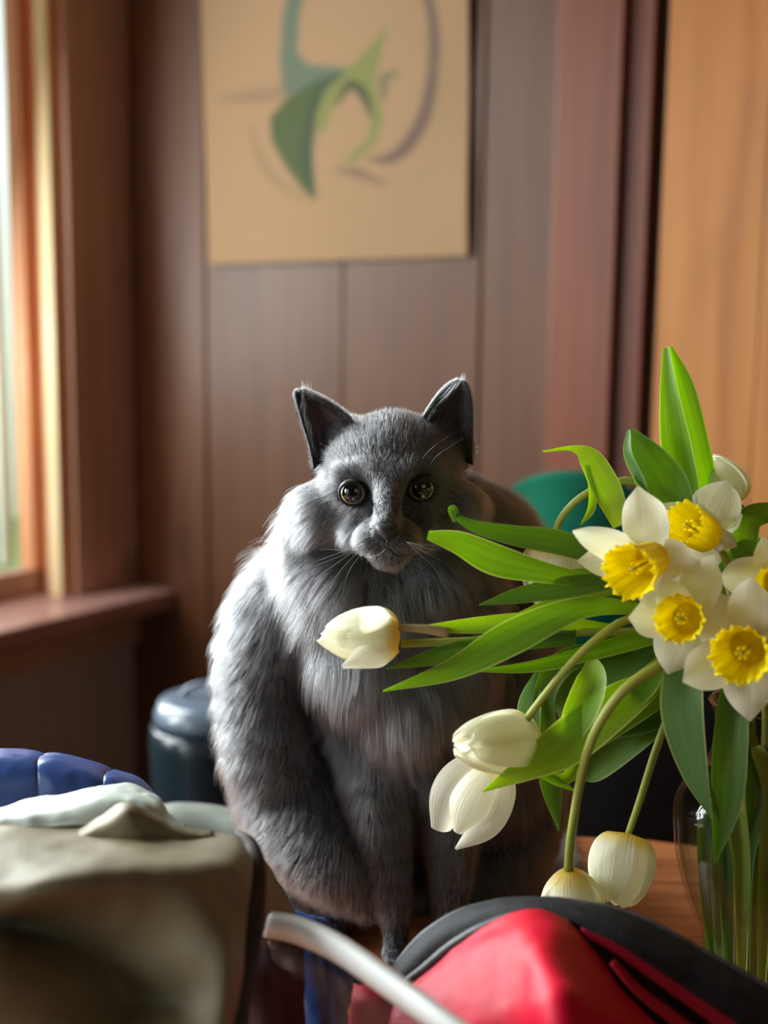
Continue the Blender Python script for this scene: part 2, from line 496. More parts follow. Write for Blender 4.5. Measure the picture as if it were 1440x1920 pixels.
window('window_1', S_WIN, 1.0)
window('window_2', 1.04, 1.88)

# garden beyond the window
gd = box('ground', WL(-3, FZ - 0.06, -9.0), DL * 12, DB * 8.7, (0, 0, 0.05), noise_mat('lawn', srgb(96, 120, 70), srgb(140, 160, 100), 2, 0.9))
tag(gd, kind='structure')

# ------------------------------------------------------------------ poster (flat print)
def on_wall(px, py, off):
    v = (P(px, py, 1.0) - Vector((0, 0, CAM_Z)))
    o = WB(0, 0, off) - Vector((0, 0, CAM_Z))
    t = o.dot(DL) / v.dot(DL)
    return Vector((0, 0, CAM_Z)) + v * t


q00, q10 = on_wall(395, 497, 0.004), on_wall(880, 481, 0.004)     # bottom corners
q01, q11 = on_wall(380, -10, 0.004), on_wall(884, -10, 0.004)
up = 1.25
q01 = q00 + (q01 - q00) * up; q11 = q10 + (q11 - q10) * up
NU, NV = 150, 190
gu, gv = np.meshgrid(np.linspace(0, 1, NU), np.linspace(0, 1, NV), indexing='ij')
gu = gu.ravel(); gv = gv.ravel()
A = [np.array(q) for q in (q00, q10, q01, q11)]
pv = (1 - gu)[:, None] * ((1 - gv)[:, None] * A[0] + gv[:, None] * A[2]) + gu[:, None] * ((1 - gv)[:, None] * A[1] + gv[:, None] * A[3])
nrm = np.array(DL)
wave = 0.0022 * np.sin(gv * 9) * np.clip((gu - 0.85) / 0.15, 0, 1) + 0.0012 * np.sin(gu * 5 + gv * 4)
pv = pv + nrm * (0.003 + wave)[:, None]
pp = project(pv)
zx = (pp[:, 0] - 360) * 2.571; zy = pp[:, 1] * 2.571
paint = np.tile(np.array(srgb(162, 131, 98)[:3]), (len(pv), 1))


def poly_alpha(poly, soft):
    poly = np.array(poly, float)
    inside = np.zeros(len(zx), bool); dmin = np.full(len(zx), 1e9)
    for i in range(len(poly)):
        a, b = poly[i], poly[(i + 1) % len(poly)]
        cond = ((a[1] > zy) != (b[1] > zy)) & (zx < (b[0] - a[0]) * (zy - a[1]) / (b[1] - a[1] + 1e-9) + a[0])
        inside ^= cond
        ab = b - a; t = np.clip(((zx - a[0]) * ab[0] + (zy - a[1]) * ab[1]) / (ab @ ab), 0, 1)
        dmin = np.minimum(dmin, np.hypot(zx - a[0] - t * ab[0], zy - a[1] - t * ab[1]))
    sd = np.where(inside, dmin, -dmin)
    return np.clip(sd / soft + 0.5, 0, 1)


def stroke_alpha(pts, w, soft):
    c = catmull(pts, 40); dmin = np.full(len(zx), 1e9)
    ww = np.interp(np.linspace(0, 1, 40), np.linspace(0, 1, len(w)), w)
    for i in range(39):
        a, b = c[i], c[i + 1]; ab = b - a
        t = np.clip(((zx - a[0]) * ab[0] + (zy - a[1]) * ab[1]) / (ab @ ab + 1e-9), 0, 1)
        dmin = np.minimum(dmin, np.hypot(zx - a[0] - t * ab[0], zy - a[1] - t * ab[1]) - ww[i])
    return np.clip(-dmin / soft + 0.5, 0, 1)


def lay(alpha, colr, a=1.0):
    global paint
    k = (alpha * a * 0.95)[:, None]
    paint = paint * (1 - k) + np.array(srgb(*colr)[:3]) * k


lay(stroke_alpha([(150, 480), (300, 465), (470, 440)], [10, 34, 30], 50), (112, 94, 80), 0.5)
lay(stroke_alpha([(290, 600), (330, 760), (420, 880), (540, 960)], [10, 26, 22, 8], 40), (124, 106, 76), 0.5)
lay(poly_alpha([(470, -40), (560, -60), (520, 60), (508, 250), (560, 310), (770, 330), (700, 420), (520, 450), (440, 450), (425, 300), (440, 60)], 36), (92, 108, 92))
lay(poly_alpha([(375, 570), (460, 470), (600, 390), (730, 345), (640, 450), (590, 600), (575, 740), (600, 960), (540, 920), (450, 800), (385, 680)], 26), (70, 86, 52))
lay(stroke_alpha([(720, 350), (610, 470), (570, 640), (560, 800), (585, 950)], [6, 22, 26, 24, 6], 30), (58, 74, 60), 0.8)
lay(poly_alpha([(600, 560), (650, 430), (760, 330), (840, 240), (945, 120), (905, 300), (880, 400), (925, 560), (890, 690), (790, 780), (715, 790), (850, 670), (865, 560), (820, 440), (770, 390), (700, 480), (650, 620), (600, 660)], 26), (122, 126, 72))
lay(stroke_alpha([(700, 500), (765, 410), (830, 460), (860, 560)], [8, 24, 24, 6], 24), (72, 80, 58))
lay(stroke_alpha([(990, 350), (930, 380), (925, 470)], [10, 26, 14], 24), (96, 104, 76), 0.8)
lay(stroke_alpha([(1130, -60), (1165, 120), (1165, 350), (1120, 560), (1040, 700), (950, 765), (860, 765)], [24, 26, 28, 34, 34, 22, 4], 34), (98, 80, 76), 0.9)
lay(stroke_alpha([(700, 820), (800, 835), (930, 885)], [6, 24, 6], 34), (104, 84, 70), 0.75)
lay(stroke_alpha([(1190, 300), (1190, 600), (1140, 830), (1000, 860)], [10, 16, 24, 8], 40), (150, 132, 90), 0.5)
M_PRINT, nt, out = mat_new('printed_paper')
pr = principled(nt, out, 0.75, 0.2)
at = N(nt, 'ShaderNodeAttribute'); at.attribute_name = 'print'
nt.links.new(at.outputs['Color'], pr.inputs['Base Color'])
post = link('poster', pv, gridfaces(NU, NV), M_PRINT)
ca = post.data.color_attributes.new('print', 'FLOAT_COLOR', 'POINT')
ca.data.foreach_set('color', np.concatenate([paint, np.ones((len(paint), 1))], 1).ravel())
md = post.modifiers.new('thick', 'SOLIDIFY'); md.thickness = 0.0008
tag(post, 'unframed tan poster with abstract green and grey leaf shapes on the panelled wall', 'poster')

# ------------------------------------------------------------------ table
tb = empty('table', (0.05, 0.55, FZ)); tag(tb, 'brown wooden table with rounded far edge carrying the cat and the vase', 'table')
TY = 0.972


def outline_top():
    pts = []
    x0, x1, y0, y1 = -0.75, 0.46, 0.12, TY
    r = 0.30
    for (cx, cy, a0) in ((x1 - r, y1 - r, 0), (x0 + r, y1 - r, 90), (x0 + r, y0 + r, 180), (x1 - r, y0 + r, 270)):
        for k in range(9):
            a = math.radians(a0 + k * 90 / 8)
            pts.append((cx + r * math.cos(a), cy + r * math.sin(a)))
    return pts


ol = outline_top()
ring = lambda z, g: [(-0.145 + (p[0] + 0.145) * g, 0.55 + (p[1] - 0.55) * g, z) for p in ol]
tv = ring(-0.035, 0.985) + ring(-0.028, 1.0) + ring(-0.006, 1.0) + ring(0.0, 0.992)
n_ = len(ol)
tf = gridfaces(4, n_, True) + [tuple(range(n_))[::-1], tuple(range(3 * n_, 4 * n_))]
top = link('tabletop', tv, tf, M_TABLE, tb, smooth=False)
for (lx, ly) in ((-0.58, 0.28), (0.30, 0.28), (-0.58, 0.80), (0.30, 0.80)):
    tube('leg', [(lx, ly, -0.035), (lx, ly, -0.4), (lx, ly, FZ)], [0.035, 0.03, 0.022], M_TABLE, tb, n=6, seg=12)

# ------------------------------------------------------------------ generic patch of cloth
def patch(name, rows, nu, nv, mat, parent=None, thick=0.002, disp=0.0, dscale=12.0, seed=0.0, uvs=True, disp2=0.0):
    g = [catmull([P(*p) if isinstance(p, tuple) else p for p in r], nv) for r in rows]
    g = np.array(g)                              # rows x nv x 3
    out_ = np.array([catmull(list(g[:, j]), nu) for j in range(nv)]).transpose(1, 0, 2)
    pts = out_.reshape(-1, 3)
    o = link(name, pts, gridfaces(nu, nv), mat, parent, uvs=[(i / (nu - 1), j / (nv - 1)) for i in range(nu) for j in range(nv)])
    me = o.data
    if disp:
        nn = np.array([v.normal[:] for v in me.vertices])
        d = np.array([noise.fractal(Vector(p) * dscale + Vector((seed, 0, 0)), 1.0, 2.0, 4) for p in pts])
        if disp2:
            d2 = np.array([1 - abs(noise.noise(Vector((p[0] * 22 + seed, p[1] * 9, p[2] * 22)))) * 2 for p in pts])
            me.vertices.foreach_set('co', (pts + nn * (disp * d + disp2 * d2)[:, None]).ravel())
        else:
            me.vertices.foreach_set('co', (pts + nn * (disp * d)[:, None]).ravel())
        me.update()
    if thick:
        m = o.modifiers.new('thick', 'SOLIDIFY'); m.thickness = thick; m.offset = 0
    return o


# ------------------------------------------------------------------ cat
PXM = 1 / F_PX
parts_v, parts_f = [], []


def ell(px, py, Y, rx, rz, ry, rot=0.0, pitch=0.0):
    """ellipsoid, radii in photograph pixels at its own depth"""
    bm = bmesh.new()
    bmesh.ops.create_icosphere(bm, subdivisions=3, radius=1.0)
    s = Y * PXM * 1.012
    M = Matrix.Translation(P(px, py, Y)) @ Matrix.Rotation(rot, 4, 'Y') @ Matrix.Rotation(pitch, 4, 'X') @ Matrix.Diagonal((rx * s, ry * s, rz * s, 1))
    bm.transform(M)
    k = sum(len(v) for v in parts_v)
    bm.verts.ensure_lookup_table()
    parts_v.append([tuple(v.co) for v in bm.verts])
    parts_f.append([tuple(v.index + k for v in f.verts) for f in bm.faces])
    bm.free()


def chain(pts, n=9):
    c = catmull(pts, n)
    for (a, b, Y, r) in c:
        ell(a, b, Y, r, r, r)


# head
ell(735, 878, 0.775, 128, 104, 125)
ell(728, 935, 0.768, 138, 88, 108)
ell(640, 955, 0.772, 82, 66, 85)
ell(825, 955, 0.772, 78, 66, 85)
ell(727, 1008, 0.722, 62, 46, 58)
ell(698, 1013, 0.714, 34, 24, 38)
ell(754, 1013, 0.714, 34, 24, 38)
ell(676, 998, 0.742, 42, 34, 46)
ell(780, 998, 0.742, 42, 34, 46)
ell(730, 1043, 0.720, 36, 24, 40)
chain([(728, 880, .741, 34), (727, 930, .724, 29), (726, 985, .704, 25)], 9)
chain([(650, 886, .748, 26), (690, 878, .738, 24), (706, 900, .730, 18)], 6)
chain([(806, 874, .748, 26), (766, 874, .738, 24), (748, 898, .730, 18)], 6)
chain([(632, 858, .785, 42), (622, 815, .79, 24)], 5)
chain([(838, 845, .785, 44), (848, 800, .79, 26)], 5)
ell(655, 820, .785, 44, 40, 44)
ell(815, 815, .785, 44, 40, 44)
chain([(855, 945, .82, 62), (920, 1000, .85, 78), (948, 1090, .87, 92)], 7)
ell(600, 1000, .80, 56, 60, 66)
ell(655, 1075, .785, 105, 84, 84)
ell(780, 1090, .79, 110, 84, 80)
# neck and ruff
ell(740, 1010, 0.83, 190, 130, 150)
ell(610, 1045, 0.800, 82, 80, 90)
ell(700, 1120, 0.800, 160, 120, 120)
ell(800, 1100, 0.815, 150, 130, 120)
ell(690, 1220, 0.792, 110, 130, 100, rot=math.radians(-12))
ell(760, 1310, 0.786, 95, 95, 78, rot=math.radians(-20))
ell(820, 1250, 0.81, 120, 150, 110)
# back and right side
ell(890, 1075, 0.88, 130, 130, 150, rot=math.radians(30))
ell(905, 1230, 0.885, 140, 200, 190)
ell(900, 1430, 0.89, 150, 190, 220)
ell(650, 1250, 0.885, 175, 200, 180)
ell(740, 1400, 0.90, 270, 220, 230)
ell(740, 1600, 0.91, 270, 130, 220)
# left fore shoulder and upper arm
chain([(545, 1090, .835, 62), (500, 1180, .825, 74), (482, 1290, .82, 72), (495, 1400, .815, 80), (530, 1480, .815, 88)], 10)
# left thigh
chain([(530, 1480, .82, 95), (575, 1560, .805, 100), (635, 1620, .79, 84), (690, 1680, .785, 52)], 10)
ell(560, 1640, .84, 90, 70, 110)
# front legs
chain([(675, 1380, .815, 58), (700, 1480, .795, 62), (720, 1590, .782, 52), (736, 1690, .772, 36), (742, 1745, .768, 27), (742, 1775, .766, 25)], 14)
ell(740, 1790, .758, 26, 21, 40)
ell(729, 1797, .748, 10, 13, 17)
ell(741, 1800, .745, 10, 13, 17)
ell(753, 1797, .748, 10, 13, 17)
chain([(830, 1380, .82, 80), (845, 1500, .80, 62), (845, 1620, .785, 46), (842, 1720, .778, 34), (842, 1770, .776, 27)], 14)
ell(842, 1785, .768, 28, 22, 40)
# right thigh and hind foot
chain([(955, 1400, .87, 90), (960, 1520, .86, 96), (930, 1620, .84, 88), (900, 1690, .82, 52)], 10)
ell(930, 1745, .80, 34, 24, 80)
ell(610, 1735, .80, 34, 24, 70)
# tail curled round the right hip
chain([(900, 1690, 1.0, 40), (1010, 1660, .97, 42), (1040, 1680, .91, 38), (1000, 1715, .87, 34), (930, 1745, .85, 26)], 14)

cat_me = bpy.data.meshes.new('body')
cat_me.from_pydata([v for p_ in parts_v for v in p_], [], [f for p_ in parts_f for f in p_])
CAT = empty('cat', P(740, 1700, 0.86) * 1.0)
CAT.location.z = 0.0
CAT.matrix_world = Matrix.Translation(CAT.location)
tag(CAT, 'long-haired dark grey cat sitting on the table and facing the camera', 'cat')
tmp = bpy.data.objects.new('body', cat_me)
COL.objects.link(tmp)
m = tmp.modifiers.new('r', 'REMESH'); m.mode = 'VOXEL'; m.voxel_size = 0.0026; m.use_smooth_shade = True
m = tmp.modifiers.new('s', 'SMOOTH'); m.factor = 0.5; m.iterations = 9
dg = bpy.context.evaluated_depsgraph_get()
em = bpy.data.meshes.new_from_object(tmp.evaluated_get(dg))
bpy.data.objects.remove(tmp)
em.name = 'body'
nvv = len(em.vertices)
co = np.empty(nvv * 3); em.vertices.foreach_get('co', co); co = co.reshape(-1, 3)
co[:, 2] = np.maximum(co[:, 2], 0.0012 + 0 * co[:, 2])
em.vertices.foreach_set('co', co.ravel()); em.update()
body = bpy.data.objects.new('body', em)
COL.objects.link(body)
em.materials.clear(); em.materials.append(M_CATSKIN)
em.polygons.foreach_set('use_smooth', [True] * len(em.polygons))
body.parent = CAT; body.matrix_parent_inverse = CAT.matrix_world.inverted()
print('cat verts', nvv)


# ears: a curved shell with a pink-brown inside
def ear(left, right, depth, Yb, Yt, tipround=0.25):
    """left/right: outline polylines base->tip in photograph pixels"""
    nu, nv = 22, 13
    L = catmull(left, nu); R = catmull(right, nu)
    vs, uv = [], []
    for i in range(nu):
        t = i / (nu - 1)
        for j in range(nv):
            k = j / (nv - 1)
            px = L[i][0] * (1 - k) + R[i][0] * k; py = L[i][1] * (1 - k) + R[i][1] * k
            d = depth * math.sin(math.pi * k) * (1 - 0.75 * t ** 2)
            vs.append(P(px, py, Yb * (1 - t) + Yt * t + d)); uv.append((t, k))
    o = link('ear', vs, gridfaces(nu, nv), M_CATSKIN, CAT, uvs=uv)
    o.data.materials.append(M_EARIN)
    md = o.modifiers.new('t', 'SOLIDIFY'); md.thickness = 0.0014; md.offset = 0.0
    inner = link('inner_ear', [Vector(v) + Vector((0, -0.0011, 0)) for i, v in enumerate(vs) if 2 <= i % nv <= nv - 3 and i // nv < nu - 4],
                 gridfaces(nu - 4, nv - 4), M_EARIN, CAT)
    return np.array([list(v) for v in vs]).reshape(nu, nv, 3)


EAR_L = ear([(588, 880), (577, 835), (562, 785), (553, 748), (556, 738)],
            [(668, 800), (648, 776), (612, 752), (582, 739), (566, 735)], 0.014, 0.768, 0.778)
EAR_R = ear([(775, 815), (800, 772), (822, 742), (842, 724), (858, 717)],
            [(886, 872), (886, 815), (886, 765), (881, 735), (872, 720)], 0.016, 0.768, 0.778)

# eyes
M_EYE, nt, out = mat_new('cat_eye')
pe = principled(nt, out, 0.08, 0.6); pe.inputs['Coat Weight'].default_value = 1.0; pe.inputs['Coat Roughness'].default_value = 0.02
at = N(nt, 'ShaderNodeAttribute'); at.attribute_name = 'iris'
nt.links.new(at.outputs['Color'], pe.inputs['Base Color'])
EYES = []


def eye(px, py, Y, rpx, look):
    r = rpx * Y * PXM
    c = P(px, py, Y)
    bm = bmesh.new(); bmesh.ops.create_uvsphere(bm, u_segments=40, v_segments=40, radius=r)
    q = Vector(look).to_track_quat('Z', 'Y').to_matrix().to_4x4()
    cols = []
    for v in bm.verts:
        a = math.degrees(math.acos(max(-1, min(1, v.co.z / r))))
        th = math.atan2(v.co.y, v.co.x)
        if a < 40: c_ = srgb(8, 9, 10)
        elif a < 43: c_ = srgb(52, 50, 30)
        elif a < 53:
            f = 0.5 + 0.5 * math.sin(th * 23 + a)
            c_ = srgb(160 + 20 * f, 152 + 18 * f, 92 + 10 * f)
        elif a < 57: c_ = srgb(60, 58, 38)
        else: c_ = srgb(14, 14, 15)
        cols.append(c_)
    bm.transform(Matrix.Translation(c) @ q)
    me = bpy.data.meshes.new('eyeball'); bm.to_mesh(me); bm.free()
    ca = me.color_attributes.new('iris', 'FLOAT_COLOR', 'POINT'); ca.data.foreach_set('color', np.array(cols).ravel())
    me.materials.append(M_EYE); me.polygons.foreach_set('use_smooth', [True] * len(me.polygons))
    o = bpy.data.objects.new('eyeball', me); COL.objects.link(o)
    o.parent = CAT; o.matrix_parent_inverse = CAT.matrix_world.inverted()
    # lid rim
    lk = Vector(look).normalized()
    sx = lk.cross(Vector((0, 0, 1))).normalized(); sz = sx.cross(lk).normalized()
    pts = []
    for k in range(41):
        th = 2 * math.pi * k / 40
        ww, hh = 0.84, 0.80
        p = c + sx * r * ww * math.cos(th) + sz * r * hh * math.sin(th) * (1.0 if math.sin(th) < 0 else 0.86)
        dd = (p - c).length / r
        pts.append(p + lk * r * math.sqrt(max(0.0, 1 - min(1, dd) ** 2)) * 1.0)
    tube('eyelid', pts, [r * 0.13], M_LID, CAT, n=61, seg=8, caps=False) if False else tube('eyelid', pts, [r * 0.12, r * 0.12], M_LID, CAT, n=61, seg=8, caps=False)
    EYES.append((px, py))


eye(663, 922, 0.7395, 29, (-0.10, -1, 0.03))
eye(789, 914, 0.7395, 29, (0.06, -1, 0.03))

# nose
nose_c = P(725, 1000, 0.694)
s_ = 0.694 * PXM
nv_, nf_ = [], []
prof = [(-23, -12), (-14, -17), (0, -18), (14, -17), (23, -12), (20, -2), (9, 9), (0, 17), (-9, 9), (-20, -2)]
for k, (sc, dy) in enumerate(((1.0, 0.004), (0.92, 0.0), (0.6, -0.0022), (0.15, -0.003))):
    for (a, b) in prof:
        nv_.append(nose_c + Vector((a * sc * s_, dy, -b * sc * s_)))
nf_ = gridfaces(4, 10, True) + [tuple(range(30, 40))]
no = link('nose', nv_, nf_, M_NOSE, CAT)
m = no.modifiers.new('s', 'SUBSURF'); m.levels = 1; m.render_levels = 2
tube('mouth_line', [P(726, 1014, .6905), P(727, 1028, .6925)], [0.0005, 0.0005], M_LID, CAT, n=6, seg=6)
tube('mouth_line', [P(697, 1042, .702), P(711, 1041, .6955), P(727, 1030, .6935), P(742, 1041, .6955), P(757, 1041, .702)], [0.0003, 0.0005, 0.0003], M_LID, CAT, n=20, seg=6)

# fur ------------------------------------------------------------
FUR = [  # px, py, direction right, direction down, towards camera, length mm, lift
    (735, 778, 0, -.7, -.9, 8, .35), (690, 800, -.2, -.9, -.4, 6, .25), (780, 800, .2, -.9, -.4, 6, .25),
    (735, 850, 0, -1, 0, 5, .15), (727, 900, 0, -1, 0, 3.0, .08), (726, 950, 0, -1, 0, 2.0, .08), (726, 985, 0, -1, 0, 1.4, .08),
    (662, 885, -.3, -1, 0, 4.0, .2), (790, 878, .3, -1, 0, 4.0, .2),
    (640, 960, -1, .5, 0, 4.5, .12), (815, 955, 1, .5, 0, 4.5, .12), (690, 965, -.5, .9, 0, 2.6, .1), (765, 960, .5, .9, 0, 2.6, .1),
    (610, 900, -1, -.1, 0, 8, .25), (850, 890, 1, -.1, 0, 8, .25), (590, 860, -1, -.4, 0, 7, .3), (870, 850, 1, -.3, 0, 7, .3),
    (590, 940, -1, .6, 0, 17, .4), (570, 990, -.8, 1, 0, 24, .4), (870, 950, 1, .7, 0, 14, .25), (930, 960, 1, .8, 0, 17, .25),
    (695, 1018, -.9, .5, 0, 2.6, .1), (757, 1018, .9, .5, 0, 2.6, .1), (730, 1050, 0, 1, 0, 3.2, .15),
    (660, 1030, -.9, .7, 0, 8, .2), (800, 1030, .7, .9, 0, 8, .2),
    (730, 1095, 0, 1, 0, 20, .22), (640, 1080, -.5, 1, 0, 26, .3), (820, 1100, .3, 1, 0, 20, .2),
    (560, 1080, -.6, 1, 0, 28, .3), (600, 1150, -.15, 1, 0, 30, .25), (650, 1250, .1, 1, 0, 32, .25), (720, 1330, .15, 1, 0, 34, .25),
    (780, 1380, .15, 1, 0, 34, .25), (840, 1350, .2, 1, 0, 28, .2), (800, 1200, .1, 1, 0, 26, .18),
    (500, 1100, -.7, .9, 0, 20, .3), (450, 1200, -.8, .9, 0, 17, .3), (430, 1400, -.7, .9, 0, 15, .28), (480, 1550, -.6, .9, 0, 14, .25),
    (520, 1280, -.4, 1, 0, 14, .16), (520, 1420, -.4, 1, 0, 13, .15), (590, 1450, -.1, 1, 0, 11, .15), (560, 1560, -.5, .9, 0, 13, .17),
    (640, 1600, -.3, 1, 0, 12, .15), (690, 1670, -.1, 1, 0, 9, .12), (550, 1680, -.4, 1, 0, 12, .2),
    (700, 1500, .0, 1, 0, 14, .15), (730, 1600, 0, 1, 0, 10, .15), (735, 1690, -.1, 1, 0, 8, .18), (742, 1750, -.1, 1, 0, 5, .12), (742, 1795, 0, 1, 0, 2.6, .1),
    (845, 1550, .0, 1, 0, 12, .15), (842, 1700, 0, 1, 0, 7, .12), (930, 1600, .2, 1, 0, 12, .15), (900, 1740, 0, 1, 0, 4, .1),
    (950, 1100, .8, .8, 0, 18, .25), (1000, 1000, .8, .8, 0, 18, .3), (1020, 1200, .6, .9, 0, 17, .28), (1030, 1400, .5, .9, 0, 16, .28), (1020, 1600, .4, 1, 0, 14, .25),
    (900, 1300, .2, 1, 0, 16, .18), (880, 1450, .1, 1, 0, 15, .18),
]
FA = np.array(FUR, float)


def grow(name, roots, normals, seg=5, len_scale=1.0, clump=0.35, rad=0.000105, seed=1, fixed=None, exclude_eyes=True, gravity=0.25):
    pr_ = project(roots)
    r_ = np.random.default_rng(seed)
    n = len(roots)
    fly = r_.random(n) < (0.14 if fixed is None else 0.0)
    W = np.zeros((n, len(FA)))
    for k in range(len(FA)):
        d2 = (pr_[:, 0] - FA[k, 0]) ** 2 + (pr_[:, 1] - FA[k, 1]) ** 2
        W[:, k] = 1 / (d2 + 120) ** 1.7
    W /= W.sum(1)[:, None]
    D = W @ FA[:, 2:5]
    Ln = (W @ FA[:, 5]) * 0.001 * len_scale
    Lf = W @ FA[:, 6]
    if fixed is not None:
        D = np.tile(np.array(fixed[:3], float), (n, 1)); Ln = np.full(n, fixed[3] * 0.001); Lf = np.full(n, fixed[4])
    d = np.stack([D[:, 0], -D[:, 2], -D[:, 1]], 1)
    lowf = np.array([[noise.noise(Vector(p) * 55), noise.noise(Vector(p) * 55 + Vector((9, 0, 0))), noise.noise(Vector(p) * 55 + Vector((0, 9, 0)))] for p in roots[::1]]) if n < 60000 else None
    if lowf is None:
        q = roots * 60
        lowf = np.stack([np.sin(q[:, 0] * 1.9 + np.sin(q[:, 2] * 1.3) * 2), np.sin(q[:, 1] * 2.1 + q[:, 2] * 0.7), np.sin(q[:, 2] * 1.7 + np.sin(q[:, 0] * 1.6 + 2) * 2)], 1) * 0.35
    d /= np.linalg.norm(d, axis=1)[:, None] + 1e-9
    d = d + lowf * 0.45 + r_.normal(0, 0.13, (n, 3))
    t = d - (d * normals).sum(1)[:, None] * normals
    t /= np.linalg.norm(t, axis=1)[:, None] + 1e-9
    Ln = Ln * r_.uniform(0.65, 1.15, n)
    lift = np.clip(Lf + 0.08 + r_.normal(0, 0.06, n), 0.14, 0.9)
    lift = lift + fly * 0.16; Ln = Ln * (1 + 0.3 * fly)
    gr = gravity * np.clip(Ln / 0.012, 0.0, 1.0)
    pts = np.zeros((n, seg, 3)); pts[:, 0] = roots - normals * np.minimum(0.0004, Ln * 0.05)[:, None]
    cur = pts[:, 0].copy()
    for k in range(1, seg):
        f = k / (seg - 1)
        l_ = (lift * (1.35 - 1.25 * f))[:, None]
        v = t * (1 - l_) + normals * l_
        v[:, 2] -= gr * f
        v /= np.linalg.norm(v, axis=1)[:, None]
        cur = cur + v * (Ln / (seg - 1))[:, None]
        pts[:, k] = cur
    if clump:
        nc = max(1, n // 40)
        ci = r_.choice(n, nc, replace=False)
        kd = kdtree.KDTree(nc)
        for a, i in enumerate(ci): kd.insert(roots[i], a)
        kd.balance()
        own = np.array([kd.find(p)[1] for p in roots])
        tgt = pts[ci[own]]
        for k in range(1, seg):
            f = k / (seg - 1)
            w_ = (np.clip(clump * (0.35 + Ln / 0.022), 0, .72) * f ** 1.3 * (1 - 0.85 * fly))[:, None]
            pts[:, k] = pts[:, k] * (1 - w_) + (tgt[:, k] + (roots - roots[ci[own]]) * 0.15) * w_
    pts[:, :, 2] = np.maximum(pts[:, :, 2], 0.0006)
    cv = bpy.data.hair_curves.new(name)
    cv.add_curves([seg] * n)
    cv.attributes['position'].data.foreach_set('vector', pts.astype(np.float32).ravel())
    ra = cv.attributes.get('radius') or cv.attributes.new('radius', 'FLOAT', 'POINT')
    rr = np.tile(np.linspace(1, 0.12, seg), n) * rad
    ra.data.foreach_set('value', rr.astype(np.float32))
    cv.materials.append(M_FUR)
    o = bpy.data.objects.new(name, cv)
    COL.objects.link(o)
    o.parent = CAT; o.matrix_parent_inverse = CAT.matrix_world.inverted()
    return o


M_FUR, nt, out = mat_new('grey_fur')
hb = N(nt, 'ShaderNodeBsdfHairPrincipled')
hb.parametrization = 'COLOR'
hb.inputs['Roughness'].default_value = 0.38; hb.inputs['Radial Roughness'].default_value = 0.55
hi = N(nt, 'ShaderNodeHairInfo')
hr = N(nt, 'ShaderNodeValToRGB')
hr.color_ramp.elements[0].color = (0.042, 0.043, 0.047, 1); hr.color_ramp.elements[1].color = (0.115, 0.117, 0.123, 1)
nt.links.new(hi.outputs['Random'], hr.inputs[0])
nt.links.new(hr.outputs[0], hb.inputs['Color'])
nt.links.new(hb.outputs[0], out.inputs[0])

# roots over the body
em.calc_loop_triangles()
nt_ = len(em.loop_triangles)
tri = np.empty(nt_ * 3, np.int32); em.loop_triangles.foreach_get('vertices', tri); tri = tri.reshape(-1, 3)
vn = np.empty(nvv * 3); em.vertices.foreach_get('normal', vn); vn = vn.reshape(-1, 3)
A0, B0, C0 = co[tri[:, 0]], co[tri[:, 1]], co[tri[:, 2]]
ar = np.linalg.norm(np.cross(B0 - A0, C0 - A0), axis=1) / 2
cen = (A0 + B0 + C0) / 3
fn = vn[tri].mean(1)
ppx = project(cen)
ar = ar * np.where(fn[:, 1] > 0.65, 0.12, 1.0)
facew = np.where((np.abs(ppx[:, 0] - 728) < 170) & (ppx[:, 1] < 1075) & (cen[:, 1] < 0.80), 3.2, 1.0)
ar = ar * facew
NH = 420000
pick = rng.choice(nt_, NH, p=ar / ar.sum())
a_ = rng.random(NH); b_ = rng.random(NH); fl_ = a_ + b_ > 1
a_[fl_] = 1 - a_[fl_]; b_[fl_] = 1 - b_[fl_]
roots = A0[pick] + (B0 - A0)[pick] * a_[:, None] + (C0 - A0)[pick] * b_[:, None]
nr = vn[tri[pick, 0]] * (1 - a_ - b_)[:, None] + vn[tri[pick, 1]] * a_[:, None] + vn[tri[pick, 2]] * b_[:, None]
nr /= np.linalg.norm(nr, axis=1)[:, None]
rp = project(roots)
keep = np.ones(NH, bool)
for (ex, ey) in EYES:
    keep &= ~((((rp[:, 0] - ex) / 25) ** 2 + ((rp[:, 1] - ey - 2) / 22) ** 2 < 1) & (roots[:, 1] < 0.80))
keep &= ~((((rp[:, 0] - 725) / 19) ** 2 + ((rp[:, 1] - 999) / 14) ** 2 < 1) & (roots[:, 1] < 0.72))
roots, nr = roots[keep], nr[keep]
fur = grow('fur', roots, nr, seg=6, clump=0.42, seed=2)
tag(fur, kind='stuff')

# fur on the ears: short on the back and rim, long tufts inside
er, en, tr_, tn_ = [], [], [], []
for E in (EAR_L, EAR_R):
    nu, nv = E.shape[:2]
    for q in range(9000):
        u, v = random.random() * (nu - 1.001), random.random() * (nv - 1.001)
        i, j = int(u), int(v); fu, fv = u - i, v - j
        p = (E[i, j] * (1 - fu) * (1 - fv) + E[i + 1, j] * fu * (1 - fv) + E[i, j + 1] * (1 - fu) * fv + E[i + 1, j + 1] * fu * fv)
        nn = np.cross(E[i + 1, j] - E[i, j], E[i, j + 1] - E[i, j]); nn /= np.linalg.norm(nn) + 1e-12
        if nn[1] > 0: nn = -nn
        edge = min(v, nv - 1 - v) / nv
        if q % 2 == 0:
            er.append(p - nn * 0.0007); en.append(-nn)
        elif edge < 0.16 or u > nu * 0.72 or random.random() < 0.25:
            er.append(p + nn * 0.0007); en.append(nn)
        if q % 14 == 0 and u < nu * 0.6:
            tr_.append(p + nn * 0.001); tn_.append(nn)
